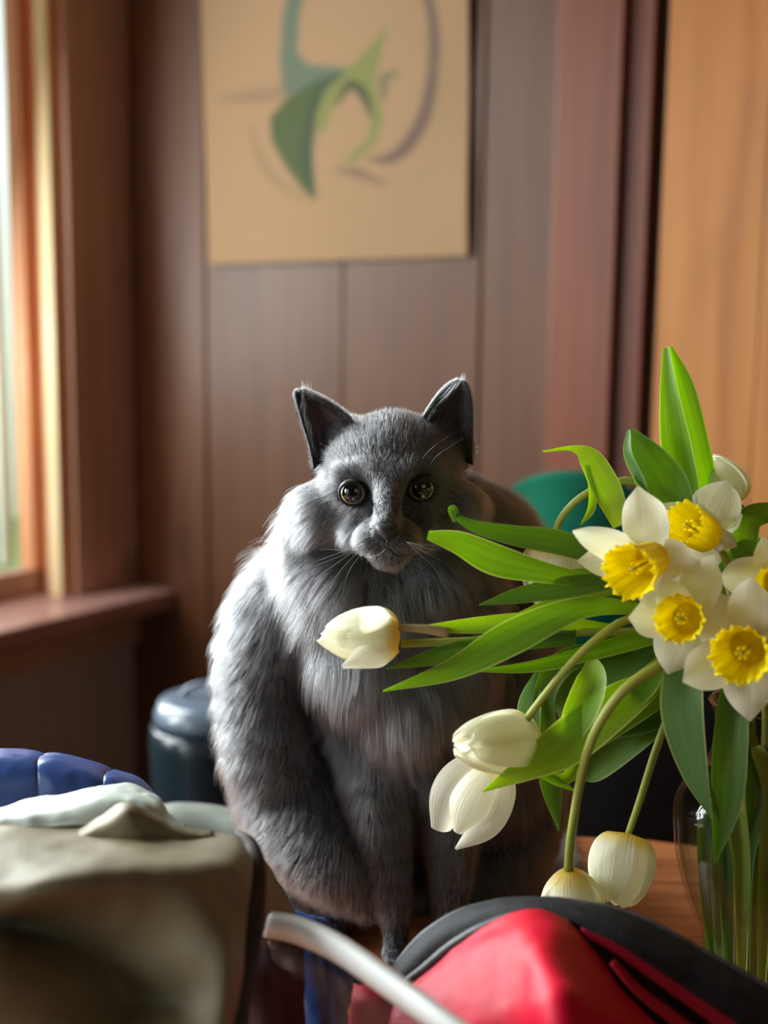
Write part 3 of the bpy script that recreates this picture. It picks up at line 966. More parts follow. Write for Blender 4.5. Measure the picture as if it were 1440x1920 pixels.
for E in (EAR_L, EAR_R):
    nu, nv = E.shape[:2]
    for j_, s_j in ((0, 1), (nv - 1, -1)):
        for q in range(1500):
            u = random.random() * (nu - 1.001); i = int(u); fu = u - i
            p = E[i, j_] * (1 - fu) + E[i + 1, j_] * fu
            o_ = E[i, j_] - E[i, j_ + s_j]; o_ = o_ / (np.linalg.norm(o_) + 1e-9)
            er.append(p); en.append(o_ * 0.8 + np.array([random.uniform(-.4, .4), 0.3, 0.2]))
    for q in range(500):
        j_ = random.randrange(nv - 1); fu = random.random()
        er.append(E[-1, j_] * (1 - fu) + E[-1, j_ + 1] * fu); en.append(np.array([random.uniform(-.4, .4), 0.2, 0.9]))
efur = grow('ear_fur', np.array(er), np.array(en), seg=4, fixed=(0, -1, 0, 3.2, .2), clump=0.2, seed=5, gravity=0.0, rad=0.00007)
tag(efur, kind='stuff')
etuft = grow('ear_tuft', np.array(tr_), np.array(tn_), seg=6, fixed=(0.15, -1, 0.25, 17, .35), clump=0.5, seed=6, gravity=0.0, rad=0.00007)
tag(etuft, kind='stuff')


def whisk(pts, r=0.00011):
    tube('whisker', pts, [r * 1.1, r * 0.8, r * 0.2], M_WHISK, CAT, n=14, seg=5)


M_WHISK = noise_mat('whisker', srgb(120, 120, 122), srgb(150, 150, 150), 10, 0.4, 0.5)
for k, (a, b, c_, d_) in enumerate([(640, 1035, 585, 1055), (640, 1050, 590, 1085), (645, 1062, 610, 1110), (650, 1030, 600, 1030), (655, 1070, 640, 1125), (640, 1042, 570, 1070)]):
    whisk([P(690, 1012 + 3 * k, .698), P(a, b, .69), P(c_, d_, .70)])
for (a, b, c_, d_) in [(810, 1030, 870, 1040), (808, 1042, 865, 1070), (800, 1052, 845, 1095), (805, 1022, 870, 1015)]:
    whisk([P(762, 1016, .698), P(a, b, .69), P(c_, d_, .70)])
for (a, b, c_, d_) in [(640, 860, 600, 830), (650, 850, 625, 805), (810, 840, 850, 812), (825, 850, 880, 815)]:
    whisk([P(a + (20 if a < 700 else -20), b + 22, .735), P(a, b, .722), P(c_, d_, .725)], 0.00012)

# ------------------------------------------------------------------ plants
def ribbon(name, pts, widths, mat, parent=None, roll=(0, 0), cup=0.25, fold=0.0, wave=0.0, wk=3.0, nu=34, nv=9, tip_pow=1.0, ph=0.0, curl=0.0):
    """leaf or petal: pts (px,py,Y) along its middle, widths in photograph pixels, roll in degrees about its length"""
    W3 = [P(*p) if isinstance(p, tuple) else Vector(p) for p in pts]
    c = catmull(W3, nu)
    t = np.gradient(c, axis=0); t /= np.linalg.norm(t, axis=1)[:, None] + 1e-12
    w = np.interp(np.linspace(0, 1, nu), np.linspace(0, 1, len(widths)), widths)
    w = catmull([[x] for x in widths], nu)[:, 0].clip(0.3)
    rl = np.interp(np.linspace(0, 1, nu), np.linspace(0, 1, len(roll)), roll)
    vs, uv = [], []
    camp = np.array([0, 0, CAM_Z])
    prev = None
    for i in range(nu):
        view = camp - c[i]; view /= np.linalg.norm(view)
        side = np.cross(t[i], view)
        if np.linalg.norm(side) < 1e-3 and prev is not None: side = prev
        side /= np.linalg.norm(side) + 1e-12
        prev = side
        nrm_ = np.cross(side, t[i]); nrm_ /= np.linalg.norm(nrm_)
        if nrm_ @ view < 0: nrm_ = -nrm_
        a = math.radians(rl[i])
        s2 = side * math.cos(a) + nrm_ * math.sin(a); n2 = -side * math.sin(a) + nrm_ * math.cos(a)
        hw = w[i] * c[i][1] * PXM / 2
        u = i / (nu - 1)
        for j in range(nv):
            v = j / (nv - 1) * 2 - 1
            off = cup * hw * v * v + fold * hw * abs(v) + wave * hw * abs(v) ** 1.5 * math.sin(wk * 2 * math.pi * u + ph + (1.6 if v > 0 else 0))
            vs.append(c[i] + s2 * hw * v * (1 - 0.12 * abs(cup) * v * v) + n2 * off)
            uv.append((u, (v + 1) / 2))
    return link(name, vs, gridfaces(nu, nv), mat, parent, uvs=uv)


def stem(parent, pts, r_px, mat=None, n=28):
    Y = pts[0][2]
    return tube('stem', [P(*p) for p in pts], [r * Y * PXM for r in r_px], mat or M_STEM, parent, n=n, seg=10)


def tulip_head(parent, base, tip, width, petals, cone=0.66, mat=None, seed=0, plump=0.5):
    """six petals about the axis base->tip; petals: list of (angle deg, opening, length factor, width factor)"""
    B, T = P(*base), P(*tip)
    ax = (T - B); Lh = ax.length; ax.normalize()
    view = (Vector((0, 0, CAM_Z)) - B).normalized()
    sx = ax.cross(view).normalized(); sy = sx.cross(ax).normalized()      # sy faces the camera
    R = width * B.y * PXM / 2
    rr_ = random.Random(seed)
    for k, (ang, opening, lf, wf) in enumerate(petals):
        nu, nv = 28, 13
        layer = 1.03 if k % 2 == 0 else 0.91
        wl_ = 0.86 if k % 2 == 0 else 1.05
        vs, uv = [], []
        jx = rr_.uniform(-.04, .04)
        for i in range(nu):
            u = i / (nu - 1)
            prof_ = math.sin(math.pi * (u * 0.965) ** cone) ** plump
            prof_ = max(prof_, 0.0) * 0.98 + 0.05
            r0 = R * layer * (prof_ + opening * u ** 1.3)
            hw = R * 1.02 * wf * wl_ * math.sin(math.pi * min(1.0, 0.06 + u * 0.94) ** 0.9) ** 0.40 if u < 1 else R * 0.04
            if u > 0.99: hw = max(R * 0.03, hw)
            for j in range(nv):
                v = j / (nv - 1) * 2 - 1
                th = math.radians(ang) + v * min(1.25, hw / max(R * 0.55, r0)) * (1 + jx)
                crease = 1 - 0.05 * math.exp(-(v / 0.12) ** 2) * u + 0.07 * abs(v) ** 4 * (1.0 if k % 2 == 0 else 0.2) + 0.015 * math.sin(v * 7 + k) * u
                r1 = r0 * crease
                zz = Lh * lf * (u * (1 - 0.05 * abs(v) * u)) - opening * Lh * 0.10 * u * u
                rad = sx * math.cos(th) + sy * math.sin(th)
                vs.append(B + ax * zz + rad * r1)
                uv.append((u, (v + 1) / 2))
        link('petal', vs, gridfaces(nu, nv), mat or M_TULIP, parent, uvs=uv)


FULL = [(90, 0, 1, 1.0), (150, 0, .96, 1), (-30, 0, 1, 1), (30, 0, .97, 1), (210, 0, 1, 1), (270, 0, .96, 1)]

# vase
VX, VY = 0, 0
vc = P(1418, 1600, 0.70)
VASE = empty('vase', Vector((vc.x, vc.y, 0))); tag(VASE, 'clear glass vase with bulging shoulder holding the tulips and daffodils', 'vase')
vz = lambda py: P(1418, py, 0.70).z
vr = lambda r: r * 0.70 * PXM
outer = [(0.004, 0.0), (vr(78), 0.0), (vr(84), 0.003)] + [(vr(r), vz(py)) for r, py in ((96, 1760), (118, 1720), (142, 1660), (158, 1600), (166, 1540), (160, 1500), (138, 1465), (112, 1440), (98, 1410), (93, 1370), (98, 1335), (108, 1318))]
outer = [outer[0], outer[1], outer[2]] + sorted([o for o in outer[3:] if o[1] > 0.005], key=lambda q: q[1])
oc = catmull([(a, b) for a, b in outer], 60)
inner = [(max(0.001, r - 0.0022), z + (0.006 if i < 6 else 0.0)) for i, (r, z) in enumerate(oc)][::-1]
v1, _ = lathe_np([tuple(x) for x in oc] + inner, 48, (vc.x, vc.y))
o = link('glass', v1, gridfaces(120, 48, True), M_GLASS, VASE)
WZ = vz(1462)
wp = [(max(0.001, r - 0.0030), z) for r, z in oc if 0.008 < z < WZ]
wp = [(0.001, 0.008)] + wp + [(wp[-1][0], WZ), (0.001, WZ)]
v2, f2 = lathe_np(wp, 40, (vc.x, vc.y))
wt = link('water', v2, gridfaces(len(wp), 40, True), M_WATER, None)
tag(wt, 'clear water filling the glass vase up to its shoulder', 'water')
neck = (1400, 1350, 0.70)

# --- tulips; each carries its own leaves
def tulip(label, stempts, r, base, tip, width, petals, seed, smat=None, group='white tulips leaning out of the vase', pm=None, cone=0.66, plump=0.5):
    t = empty('tulip', P(*stempts[-1]))
    tag(t, label, 'tulip', group)
    st = stem(t, stempts, r, smat)
    if base: tulip_head(t, base, tip, width, petals, seed=seed, mat=pm, cone=cone, plump=plump)
    return t


IN = (1385, 1330, .70); FOOT = (1395, 1700, .70)


def stalk(*head):
    return list(head)


# tulip lying left over the cat's chest
T1 = tulip('white tulip bud pointing left across the cat chest with a folded petal',
           [(752, 1207, .672), (850, 1203, .672), (960, 1198, .676), (1120, 1185, .685), (1260, 1200, .69), (1360, 1290, .70), (1385, 1450, .70), (1400, 1835, .70)],
           [8, 8, 8, 9, 9, 9], (750, 1195, .672), (592, 1188, .672), 106,
           [(80, 0.0, .86, .9), (140, 0.02, 1.0, 1), (-30, 0, .9, 1), (30, 0.0, .9, 1), (205, 0, .95, 1), (270, 0, .96, 1)], 1)
for k_ in (0,):
    ribbon('petal', [(738, 1190, .664), (700, 1165, .655), (672, 1148, .652)], [46, 62, 10], M_TULIP, T1, roll=(0, 12), cup=-0.35)
    ribbon('petal', [(742, 1205, .664), (700, 1222, .654), (642, 1250, .655)], [40, 66, 8], M_TULIP, T1, roll=(-14, -4), cup=-0.3)
tube('bent_stub', [P(752, 1180, .668), P(722, 1172, .664), P(732, 1162, .664)], [0.0009, 0.0006, 0.0004], M_SOIL, T1, n=8, seg=6)
tube('side_shoot', [P(748, 1176, .668), P(800, 1180, .668), P(840, 1186, .67)], [0.0018, 0.0026, 0.0030], M_STEMPALE, T1, n=10, seg=8)
ribbon('leaf', [(1140, 1180, .69), (1010, 1163, .675), (900, 1172, .672), (782, 1180, .670)], [24, 30, 34, 12], M_LEAFLIME, T1, cup=.5)
ribbon('leaf', [(1205, 1142, .69), (1090, 1140, .67), (960, 1195, .66), (850, 1254, .66), (718, 1296, .66)], [20, 44, 70, 44, 3], M_LEAF, T1, cup=.25, roll=(-10, 10))
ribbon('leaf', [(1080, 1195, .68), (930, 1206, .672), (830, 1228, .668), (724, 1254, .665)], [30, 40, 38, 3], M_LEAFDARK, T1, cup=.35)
ribbon('leaf', [(1250, 1180, .69), (1120, 1215, .672), (1000, 1245, .668), (880, 1258, .668)], [40, 38, 28, 3], M_LEAF, T1, cup=.7, roll=(20, 30))

# middle tulip
T2 = tulip('plump white closed tulip with its tip toward the camera, above the opened one',
           [(978, 1362, .668), (1010, 1318, .665), (1070, 1245, .662), (1130, 1190, .668), (1190, 1160, .68), (1290, 1180, .69), (1370, 1290, .70), (1400, 1500, .70), (1410, 1835, .70)],
           [8, 8, 9, 9, 9, 9], (992, 1388, .682), (856, 1398, .640), 112,
           [(90, 0, .98, 1), (150, 0, 1, 1), (-30, 0, 1, 1), (30, 0, .97, 1), (210, 0, 1, 1), (270, 0, .96, 1)], 2)
ribbon('leaf', [(1110, 1235, .69), (1110, 1280, .675), (1080, 1350, .67), (1028, 1445, .668)], [20, 62, 62, 4], M_LEAFLIME, T2, roll=(-25, 15), cup=.35)
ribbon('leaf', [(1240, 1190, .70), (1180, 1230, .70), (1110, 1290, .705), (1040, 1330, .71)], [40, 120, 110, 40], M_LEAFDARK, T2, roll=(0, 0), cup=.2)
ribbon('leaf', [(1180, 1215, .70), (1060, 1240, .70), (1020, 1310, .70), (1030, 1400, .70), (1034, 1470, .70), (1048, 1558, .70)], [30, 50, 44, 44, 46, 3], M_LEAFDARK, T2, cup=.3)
ribbon('leaf', [(1010, 1255, .705), (992, 1330, .70), (1005, 1400, .70)], [10, 48, 12], M_LEAFBLUE, T2, cup=.4)

T3 = tulip('opened white tulip with petals parting downward, half under a leaf',
           [(960, 1430, .69), (1010, 1400, .69), (1070, 1365, .69), (1180, 1290, .695), (1290, 1240, .70), (1370, 1320, .705), (1390, 1835, .71)],
           [8, 8, 9, 9, 9], None, None, 0, [], 3)
ribbon('petal', [(935, 1425, .70), (885, 1455, .69), (850, 1500, .685), (828, 1560, .69)], [30, 92, 96, 44], M_TULIP, T3, cup=-.45, roll=(10, 20))
ribbon('petal', [(940, 1430, .69), (900, 1470, .68), (872, 1520, .675), (856, 1562, .68)], [26, 74, 84, 20], M_TULIP, T3, cup=-.35, roll=(-8, -10))
ribbon('petal', [(945, 1435, .692), (935, 1490, .682), (905, 1545, .678), (854, 1592, .68)], [30, 66, 66, 6], M_TULIP, T3, cup=-.35, roll=(-20, -15))
ribbon('petal', [(945, 1430, .71), (915, 1480, .715), (885, 1530, .712)], [40, 100, 50], M_TULIP, T3, cup=.3)
ribbon('leaf', [(1250, 1265, .69), (1160, 1320, .674), (1060, 1395, .664), (985, 1440, .657), (905, 1484, .652)], [30, 82, 92, 52, 3], M_LEAFLIME, T3, cup=.22, roll=(-8, 8))
ribbon('leaf', [(1120, 1340, .69), (1090, 1410, .68), (1062, 1458, .675), (1004, 1448, .675)], [16, 34, 26, 4], M_LEAFLIME, T3, cup=.5)
ribbon('leaf', [(1005, 1447, .672), (1040, 1462, .672), (1076, 1482, .672)], [12, 20, 4], M_LEAF, T3, cup=.4)

T4 = tulip('white tulip with yellow base hanging down behind the red bag rim',
           [(1066, 1632, .665), (1072, 1560, .660), (1098, 1420, .648), (1140, 1330, .643), (1200, 1270, .645), (1290, 1235, .67), (1375, 1300, .70), (1415, 1500, .705), (1430, 1835, .70)],
           [10, 9, 10, 11, 11, 11], (1067, 1628, .665), (1080, 1760, .668), 118,
           [(90, .05, 1, 1), (150, .05, 1, 1), (-30, .05, 1, 1), (30, .05, .97, 1), (210, .05, 1, 1), (270, .05, .96, 1)], 4, cone=0.95, plump=.7)
ribbon('leaf', [(1250, 1230, .685), (1200, 1290, .68), (1130, 1340, .68), (1120, 1335, .68)], [20, 56, 36, 8], M_LEAF, T4, cup=.3)
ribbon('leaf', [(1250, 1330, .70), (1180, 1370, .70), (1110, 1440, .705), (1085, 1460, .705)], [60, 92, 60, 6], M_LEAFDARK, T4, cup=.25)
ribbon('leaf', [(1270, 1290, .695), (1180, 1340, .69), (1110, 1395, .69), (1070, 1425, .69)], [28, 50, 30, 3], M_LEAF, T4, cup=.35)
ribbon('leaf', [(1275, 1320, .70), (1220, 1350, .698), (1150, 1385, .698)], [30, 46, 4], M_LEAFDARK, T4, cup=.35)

T5 = tulip('rounded white tulip bud drooping over the bare tabletop',
           [(1178, 1564, .69), (1200, 1500, .69), (1232, 1400, .69), (1262, 1330, .69), (1320, 1270, .70), (1390, 1320, .71), (1430, 1500, .715), (1440, 1835, .70)],
           [7, 8, 8, 8, 8], (1178, 1562, .69), (1152, 1702, .675), 122,
           [(60, 0, .96, .95), (122, 0, 1.0, .9), (180, 0, .95, 1), (0, 0, .9, 1), (270, 0, 1, 1), (230, 0, .96, 1)], 5, cone=0.8, plump=.36)

T6 = tulip('white tulip with an orange-yellow flushed side behind the tall upright leaf',
           [(1340, 1000, .75), (1365, 1100, .74), (1400, 1250, .72), (1420, 1835, .71)], [8, 8, 8, 8],
           (1375, 945, .75), (1325, 858, .75), 90, FULL, 6)
T7 = tulip('pale shaded tulip hanging behind the green leaves by the cat shoulder',
           [(1040, 1012, .74), (1050, 975, .735), (1085, 935, .73), (1140, 908, .73), (1200, 905, .73), (1280, 960, .725), (1350, 1100, .72), (1400, 1350, .71), (1425, 1835, .70)],
           [7, 7, 8, 8, 8], (1040, 1010, .742), (1040, 1150, .745), 118,
           [(90, .04, 1, 1), (150, .04, 1, 1), (-30, .04, 1, 1), (30, .04, .97, 1), (210, .04, 1, 1), (270, .04, .96, 1)], 7)
# leaves pointing left over the cat's shoulder
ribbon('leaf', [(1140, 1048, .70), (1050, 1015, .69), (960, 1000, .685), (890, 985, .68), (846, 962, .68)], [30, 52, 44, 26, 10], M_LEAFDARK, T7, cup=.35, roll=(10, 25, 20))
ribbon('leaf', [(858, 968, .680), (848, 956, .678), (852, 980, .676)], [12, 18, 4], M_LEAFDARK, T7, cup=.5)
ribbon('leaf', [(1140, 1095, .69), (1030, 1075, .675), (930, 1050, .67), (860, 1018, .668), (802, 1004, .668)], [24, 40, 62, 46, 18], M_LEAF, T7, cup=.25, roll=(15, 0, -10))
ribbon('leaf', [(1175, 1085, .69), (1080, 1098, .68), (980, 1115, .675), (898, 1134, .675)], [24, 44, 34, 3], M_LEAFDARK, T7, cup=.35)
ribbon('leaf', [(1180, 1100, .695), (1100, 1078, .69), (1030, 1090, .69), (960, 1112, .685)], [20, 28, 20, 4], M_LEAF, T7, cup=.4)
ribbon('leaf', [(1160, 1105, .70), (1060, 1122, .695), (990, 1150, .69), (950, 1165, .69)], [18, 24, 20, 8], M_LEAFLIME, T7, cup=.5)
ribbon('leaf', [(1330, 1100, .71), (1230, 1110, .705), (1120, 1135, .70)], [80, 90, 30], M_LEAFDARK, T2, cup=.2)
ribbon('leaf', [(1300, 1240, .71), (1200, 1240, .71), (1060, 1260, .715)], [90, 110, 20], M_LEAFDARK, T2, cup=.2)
# upright leaves
ribbon('leaf', [(1290, 1010, .73), (1286, 930, .73), (1270, 830, .73), (1258, 740, .73), (1250, 652, .735)], [40, 66, 62, 40, 14], M_LEAF, T6, roll=(20, 15, 25), cup=.45)
ribbon('leaf', [(1318, 1000, .74), (1312, 900, .74), (1294, 800, .742), (1275, 720, .742), (1256, 650, .738)], [30, 60, 56, 44, 8], M_LEAF, T6, roll=(-35, -20, -30), cup=.4, wave=.15, wk=1.2)
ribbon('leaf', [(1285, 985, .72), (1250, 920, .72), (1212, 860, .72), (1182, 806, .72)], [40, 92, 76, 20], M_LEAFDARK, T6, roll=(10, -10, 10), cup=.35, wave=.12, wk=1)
ribbon('leaf', [(1222, 960, .722), (1205, 900, .715), (1182, 850, .712), (1180, 806, .715)], [16, 30, 26, 8], M_LEAFBLUE, T6, roll=(40, 50, 40), cup=.5)
ribbon('leaf', [(1165, 985, .715), (1140, 920, .715), (1108, 860, .715), (1075, 840, .715), (1018, 846, .71)], [34, 56, 46, 14, 4], M_LEAFLIME, T6, roll=(0, 10, 40), cup=.35)
ribbon('leaf', [(1098, 870, .716), (1108, 920, .716), (1106, 955, .718), (1088, 985, .72)], [8, 16, 18, 2], M_LEAFLIME, T6, roll=(30, 30), cup=.5)
ribbon('leaf', [(1400, 1060, .735), (1392, 1010, .735), (1410, 970, .735), (1470, 955, .735)], [40, 60, 50, 30], M_LEAF, T6, cup=.3)
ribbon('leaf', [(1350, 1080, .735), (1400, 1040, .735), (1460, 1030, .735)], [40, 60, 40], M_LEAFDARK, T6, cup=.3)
tube('side_shoot', [P(1380, 940, .74), P(1400, 960, .74), P(1418, 975, .74)], [0.0012, 0.0016, 0.0014], M_STEM, T6, n=8, seg=8)
# leaves hanging down over the vase
ribbon('leaf', [(1285, 1230, .655), (1278, 1330, .652), (1300, 1440, .652), (1334, 1535, .654)], [70, 84, 56, 3], M_LEAFBLUE, T5, cup=.2, roll=(0, 8))
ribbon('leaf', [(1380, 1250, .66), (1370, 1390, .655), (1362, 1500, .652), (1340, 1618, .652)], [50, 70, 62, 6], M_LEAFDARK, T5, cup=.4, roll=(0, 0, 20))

# --- daffodils
def daffodil(label, center, tips, cor_base, cor_open, r_base, r_open, stempts, seed, group='white daffodils with yellow trumpets in the vase', flatten=1.0, back=()):
    d = empty('daffodil', P(*stempts[-1])); tag(d, label, 'daffodil', group)
    rr_ = random.Random(seed)
    for k, tp in enumerate(tips):
        (tx, ty, dY, w) = tp[:4]
        roll_ = tp[4] if len(tp) > 4 else rr_.uniform(-14, 14)
        cx, cy, cY = center
        mx_, my_ = cx + (tx - cx) * .5, cy + (ty - cy) * .5
        ribbon('petal', [(cx + (tx - cx) * .06, cy + (ty - cy) * .06, cY + .007), (cx + (tx - cx) * .33, cy + (ty - cy) * .33, cY + dY * .1 + .007), (cx + (tx - cx) * .68, cy + (ty - cy) * .68, cY + dY * .6 + .005), (tx, ty, cY + dY + .003)],
               [w * .4, w * .95, w * 1.08, w * .80, 4], M_DAFF, d, roll=(roll_ * .3, roll_), cup=rr_.choice((-.34, .24, -.26)), fold=0.10, wave=.17, wk=1.6, ph=rr_.uniform(0, 6), nv=11)
    B, T = P(*cor_base), P(*cor_open)
    ax = (T - B); Lc = ax.length; ax.normalize()
    view = (Vector((0, 0, CAM_Z)) - B).normalized()
    sx = ax.cross(Vector((0, 0, 1))).normalized(); sy = sx.cross(ax).normalized()
    nu, nv = 20, 140
    vs, uv = [], []
    rb, ro = r_base * B.y * PXM, r_open * T.y * PXM
    for i in range(nu):
        u = i / (nu - 1)
        flare = u ** 2.6
        r0 = rb + (ro - rb) * (0.42 * u + 0.58 * flare)
        for j in range(nv):
            th = 2 * math.pi * j / nv
            pl = 1 + (0.035 * math.sin(th * 12 + seed) + 0.02 * math.sin(th * 31 + 2 * seed)) * (0.35 + u)
            fr = max(0, (u - 0.72) / 0.28) ** 1.5
            r1 = r0 * (pl + fr * (0.055 * math.sin(th * 22 + seed * 3) + 0.03 * math.sin(th * 47)))
            zz = Lc * (u - fr * 0.03) + fr * ro * (0.10 * math.sin(th * 17 + seed) + 0.07 * math.sin(th * 39 + 1.3))
            vs.append(B + ax * zz + (sx * math.cos(th) + sy * math.sin(th)) * r1); uv.append((u, (j * 12.0 / nv) % 1 * 0.6 + 0.2))
    f = gridfaces(nu, nv, True) + [tuple(range(nv))[::-1]]
    co_ = link('corona', vs, f, M_CORONA, d, uvs=uv)
    m = co_.modifiers.new('t', 'SOLIDIFY'); m.thickness = 0.0004
    for k in range(6):
        th = k * math.pi / 3 + seed
        off = (sx * math.cos(th) + sy * math.sin(th)) * rb * 0.28
        tube('stamen', [B + off * .5 + ax * Lc * .05, B + off + ax * Lc * .5, B + off * 1.1 + ax * Lc * .72], [0.0006, 0.0005, 0.0010], M_CORONA, d, n=7, seg=6)
    tube('pistil', [B, B + ax * Lc * .85], [0.0007, 0.0007], M_STEM, d, n=5, seg=6)
    stem(d, stempts, [7, 7, 8, 8, 8])
    return d


D1 = daffodil('largest white daffodil at the upper left of the bunch, trumpet facing down left',
              (1222, 1050, .655),
              [(1196, 912, -.004, 84, 10), (1074, 996, -.012, 62, -20), (1083, 1052, .012, 66, 0), (1306, 1052, -.010, 74, 15), (1262, 1160, .008, 96, 0), (1160, 1105, .014, 60, 0)],
              (1224, 1048, .655), (1176, 1074, .632), 33, 53,
              [(1228, 1045, .660), (1262, 1075, .68), (1330, 1180, .70), (1390, 1340, .705), (1400, 1835, .70)], 1)
D2 = daffodil('white daffodil turned away behind the largest one, yellow trumpet in shade',
              (1322, 1000, .705),
              [(1362, 902, -.006, 92, 0), (1240, 945, .006, 66, 10), (1382, 1024, -.010, 42, 20), (1290, 1060, .0, 60, 0), (1330, 1075, .006, 66, 0), (1392, 965, .004, 50, -20)],
              (1322, 1002, .700), (1278, 978, .684), 34, 40,
              [(1330, 1004, .708), (1365, 1060, .715), (1400, 1200, .71), (1410, 1400, .705), (1420, 1835, .70)], 2)
D3 = daffodil('white daffodil in the middle of the bunch with trumpet facing the camera',
              (1285, 1160, .640),
              [(1178, 1158, -.004, 76, 0), (1252, 1264, .004, 88, 0), (1338, 1040, .0, 76, 15), (1378, 1165, .010, 84, 0), (1330, 1235, .012, 72, 0), (1240, 1085, .012, 60, 0)],
              (1290, 1160, .642), (1272, 1160, .622), 30, 46,
              [(1296, 1160, .648), (1330, 1190, .67), (1380, 1300, .69), (1400, 1480, .70), (1405, 1835, .70)], 3)
D4 = daffodil('white daffodil lowest at the right over the vase neck, trumpet to the camera',
              (1398, 1216, .628),
              [(1280, 1278, -.006, 90, 10), (1406, 1352, .002, 92, 0), (1312, 1104, .020, 84, -10), (1410, 1082, -.006, 82, 15), (1500, 1160, .006, 90, 0), (1500, 1290, .002, 90, 0)],
              (1404, 1212, .628), (1386, 1230, .604), 34, 56,
              [(1408, 1212, .634), (1430, 1250, .66), (1435, 1350, .69), (1430, 1500, .70), (1425, 1835, .70)], 4)
D5 = daffodil('white daffodil cut off by the right edge of the picture',
              (1462, 1085, .665),
              [(1348, 1082, .0, 78, 0), (1430, 1006, .0, 62, 15), (1510, 1000, .004, 76, 0), (1560, 1090, .006, 80, 0), (1510, 1190, .008, 80, 0), (1410, 1150, .008, 70, 0)],
              (1466, 1090, .665), (1456, 1100, .642), 32, 40,
              [(1470, 1090, .67), (1480, 1150, .69), (1460, 1300, .705), (1445, 1450, .70), (1440, 1835, .70)], 5)

# cut stems standing in the vase
sg = empty('cut_stem_bunch', Vector((vc.x, vc.y, 0.01)))
bpy.data.objects.remove(sg)
for k, (a, b, w_, Yk, mt) in enumerate([(1330, 1322, 20, .69, M_STEMDARK), (1352, 1362, 24, .672, M_STEMDARK), (1372, 1392, 26, .668, M_STEM), (1420, 1400, 24, .69, M_STEMDARK),
                                    (1450, 1440, 26, .68, M_STEM), (1395, 1430, 22, .71, M_STEMDARK), (1345, 1340, 18, .70, M_STEMDARK), (1480, 1470, 26, .69, M_STEMDARK)]):
    par = (T1, T2, D1, T3, D3, T4, T5, D4)[k]
    ribbon('leaf', [(1390 + (a - 1390) * .4, 1400, Yk), (a, 1500, Yk), (b, 1620, Yk), (b + (1400 - b) * .25, 1850, Yk)], [w_ * 1.2, w_ * 2.0, w_ * 1.4, w_ * .8], mt, par, cup=.8, roll=(20, -20))

# ------------------------------------------------------------------ red bag (open backpack)
RB = empty('backpack', P(1090, 1900, .52)); RB.location.z = 0; RB.matrix_world = Matrix.Translation(RB.location)
tag(RB, 'open black backpack with bright red lining in front of the vase', 'backpack')
OUT = [(738, 1830, .60), (752, 1800, .60), (800, 1748, .60), (870, 1708, .60), (960, 1690, .60), (1080, 1693, .59), (1200, 1722, .58), (1320, 1785, .57), (1440, 1852, .56), (1560, 1935, .55)]
INN = [(752, 1850, .585), (790, 1822, .582), (850, 1772, .580), (915, 1735, .578), (985, 1716, .575), (1070, 1730, .57), (1160, 1785, .56), (1290, 1860, .55), (1400, 1940, .54), (1510, 2030, .53)]
patch('rim', [OUT, [((a[0] + b[0]) / 2 + 1, (a[1] + b[1]) / 2 - 5, (a[2] + b[2]) / 2 - .004) for a, b in zip(OUT, INN)], INN], 12, 60, M_BLACKFAB, RB, thick=0.004, disp=.0006, dscale=60)
tube('piping', [P(a, b, c - .002) for a, b, c in OUT], [.0018] * 4, M_PIPING, RB, n=80, seg=8)
tube('zipper_tape', [P(a, b + 2, c - .004) for a, b, c in INN[:6]], [.0030, .0030, .002], M_PIPING, RB, n=50, seg=8)
# red binding strip and black inside on the right
patch('binding', [[(1090, 1740, .556), (1160, 1772, .550), (1240, 1824, .543), (1330, 1884, .536), (1420, 1945, .53), (1500, 2000, .525)],
                  [(1100, 1756, .554), (1160, 1792, .548), (1235, 1846, .541), (1320, 1908, .534), (1400, 1970, .528), (1470, 2024, .523)]], 6, 40, M_REDBAND, RB, thick=0.004)
patch('inner_pocket', [[(1060, 1722, .570), (1160, 1760, .572), (1300, 1840, .57), (1470, 1940, .565)],
                       [(1040, 1850, .575), (1160, 1880, .575), (1300, 1930, .57), (1450, 1990, .565)],
                       [(1020, 2050, .57), (1160, 2060, .57), (1300, 2080, .57), (1450, 2100, .565)]], 14, 30, M_BLACKIN, RB, thick=0.004, disp=.002)
patch('binding', [[(1150, 1800, .556), (1200, 1850, .55), (1270, 1900, .546), (1330, 1945, .54)],
                  [(1146, 1806, .554), (1192, 1862, .548), (1255, 1916, .544), (1310, 1965, .54)]], 5, 24, M_REDBAND, RB, thick=0.003)
# red cloth bulging out
patch('lining', [[(768, 1850, .572), (850, 1792, .57), (920, 1745, .566), (990, 1716, .562), (1048, 1728, .560), (1085, 1765, .560)],
                 [(740, 1880, .56), (840, 1830, .55), (930, 1785, .54), (1005, 1752, .53), (1075, 1768, .535), (1130, 1822, .545)],
                 [(725, 1920, .545), (830, 1880, .535), (940, 1850, .52), (1030, 1820, .50), (1120, 1840, .515), (1190, 1892, .53)],
                 [(700, 1990, .53), (820, 1960, .52), (950, 1940, .50), (1050, 1910, .475), (1150, 1930, .495), (1250, 1960, .52)],
                 [(690, 2100, .52), (820, 2100, .51), (960, 2090, .49), (1060, 2080, .46), (1170, 2090, .48), (1290, 2100, .51)]],
      60, 70, M_RED, RB, thick=0.0015, disp=.004, dscale=14, seed=3)
patch('side_panel', [[(744, 1838, .600), (720, 1852, .590), (690, 1850, .586), (664, 1846, .590)],
                     [(740, 1900, .58), (715, 1905, .572), (685, 1905, .57), (658, 1900, .575)],
                     [(735, 2100, .56), (710, 2100, .555), (680, 2100, .555), (650, 2100, .56)]], 16, 16, M_RED, RB, thick=0.002, disp=.001)
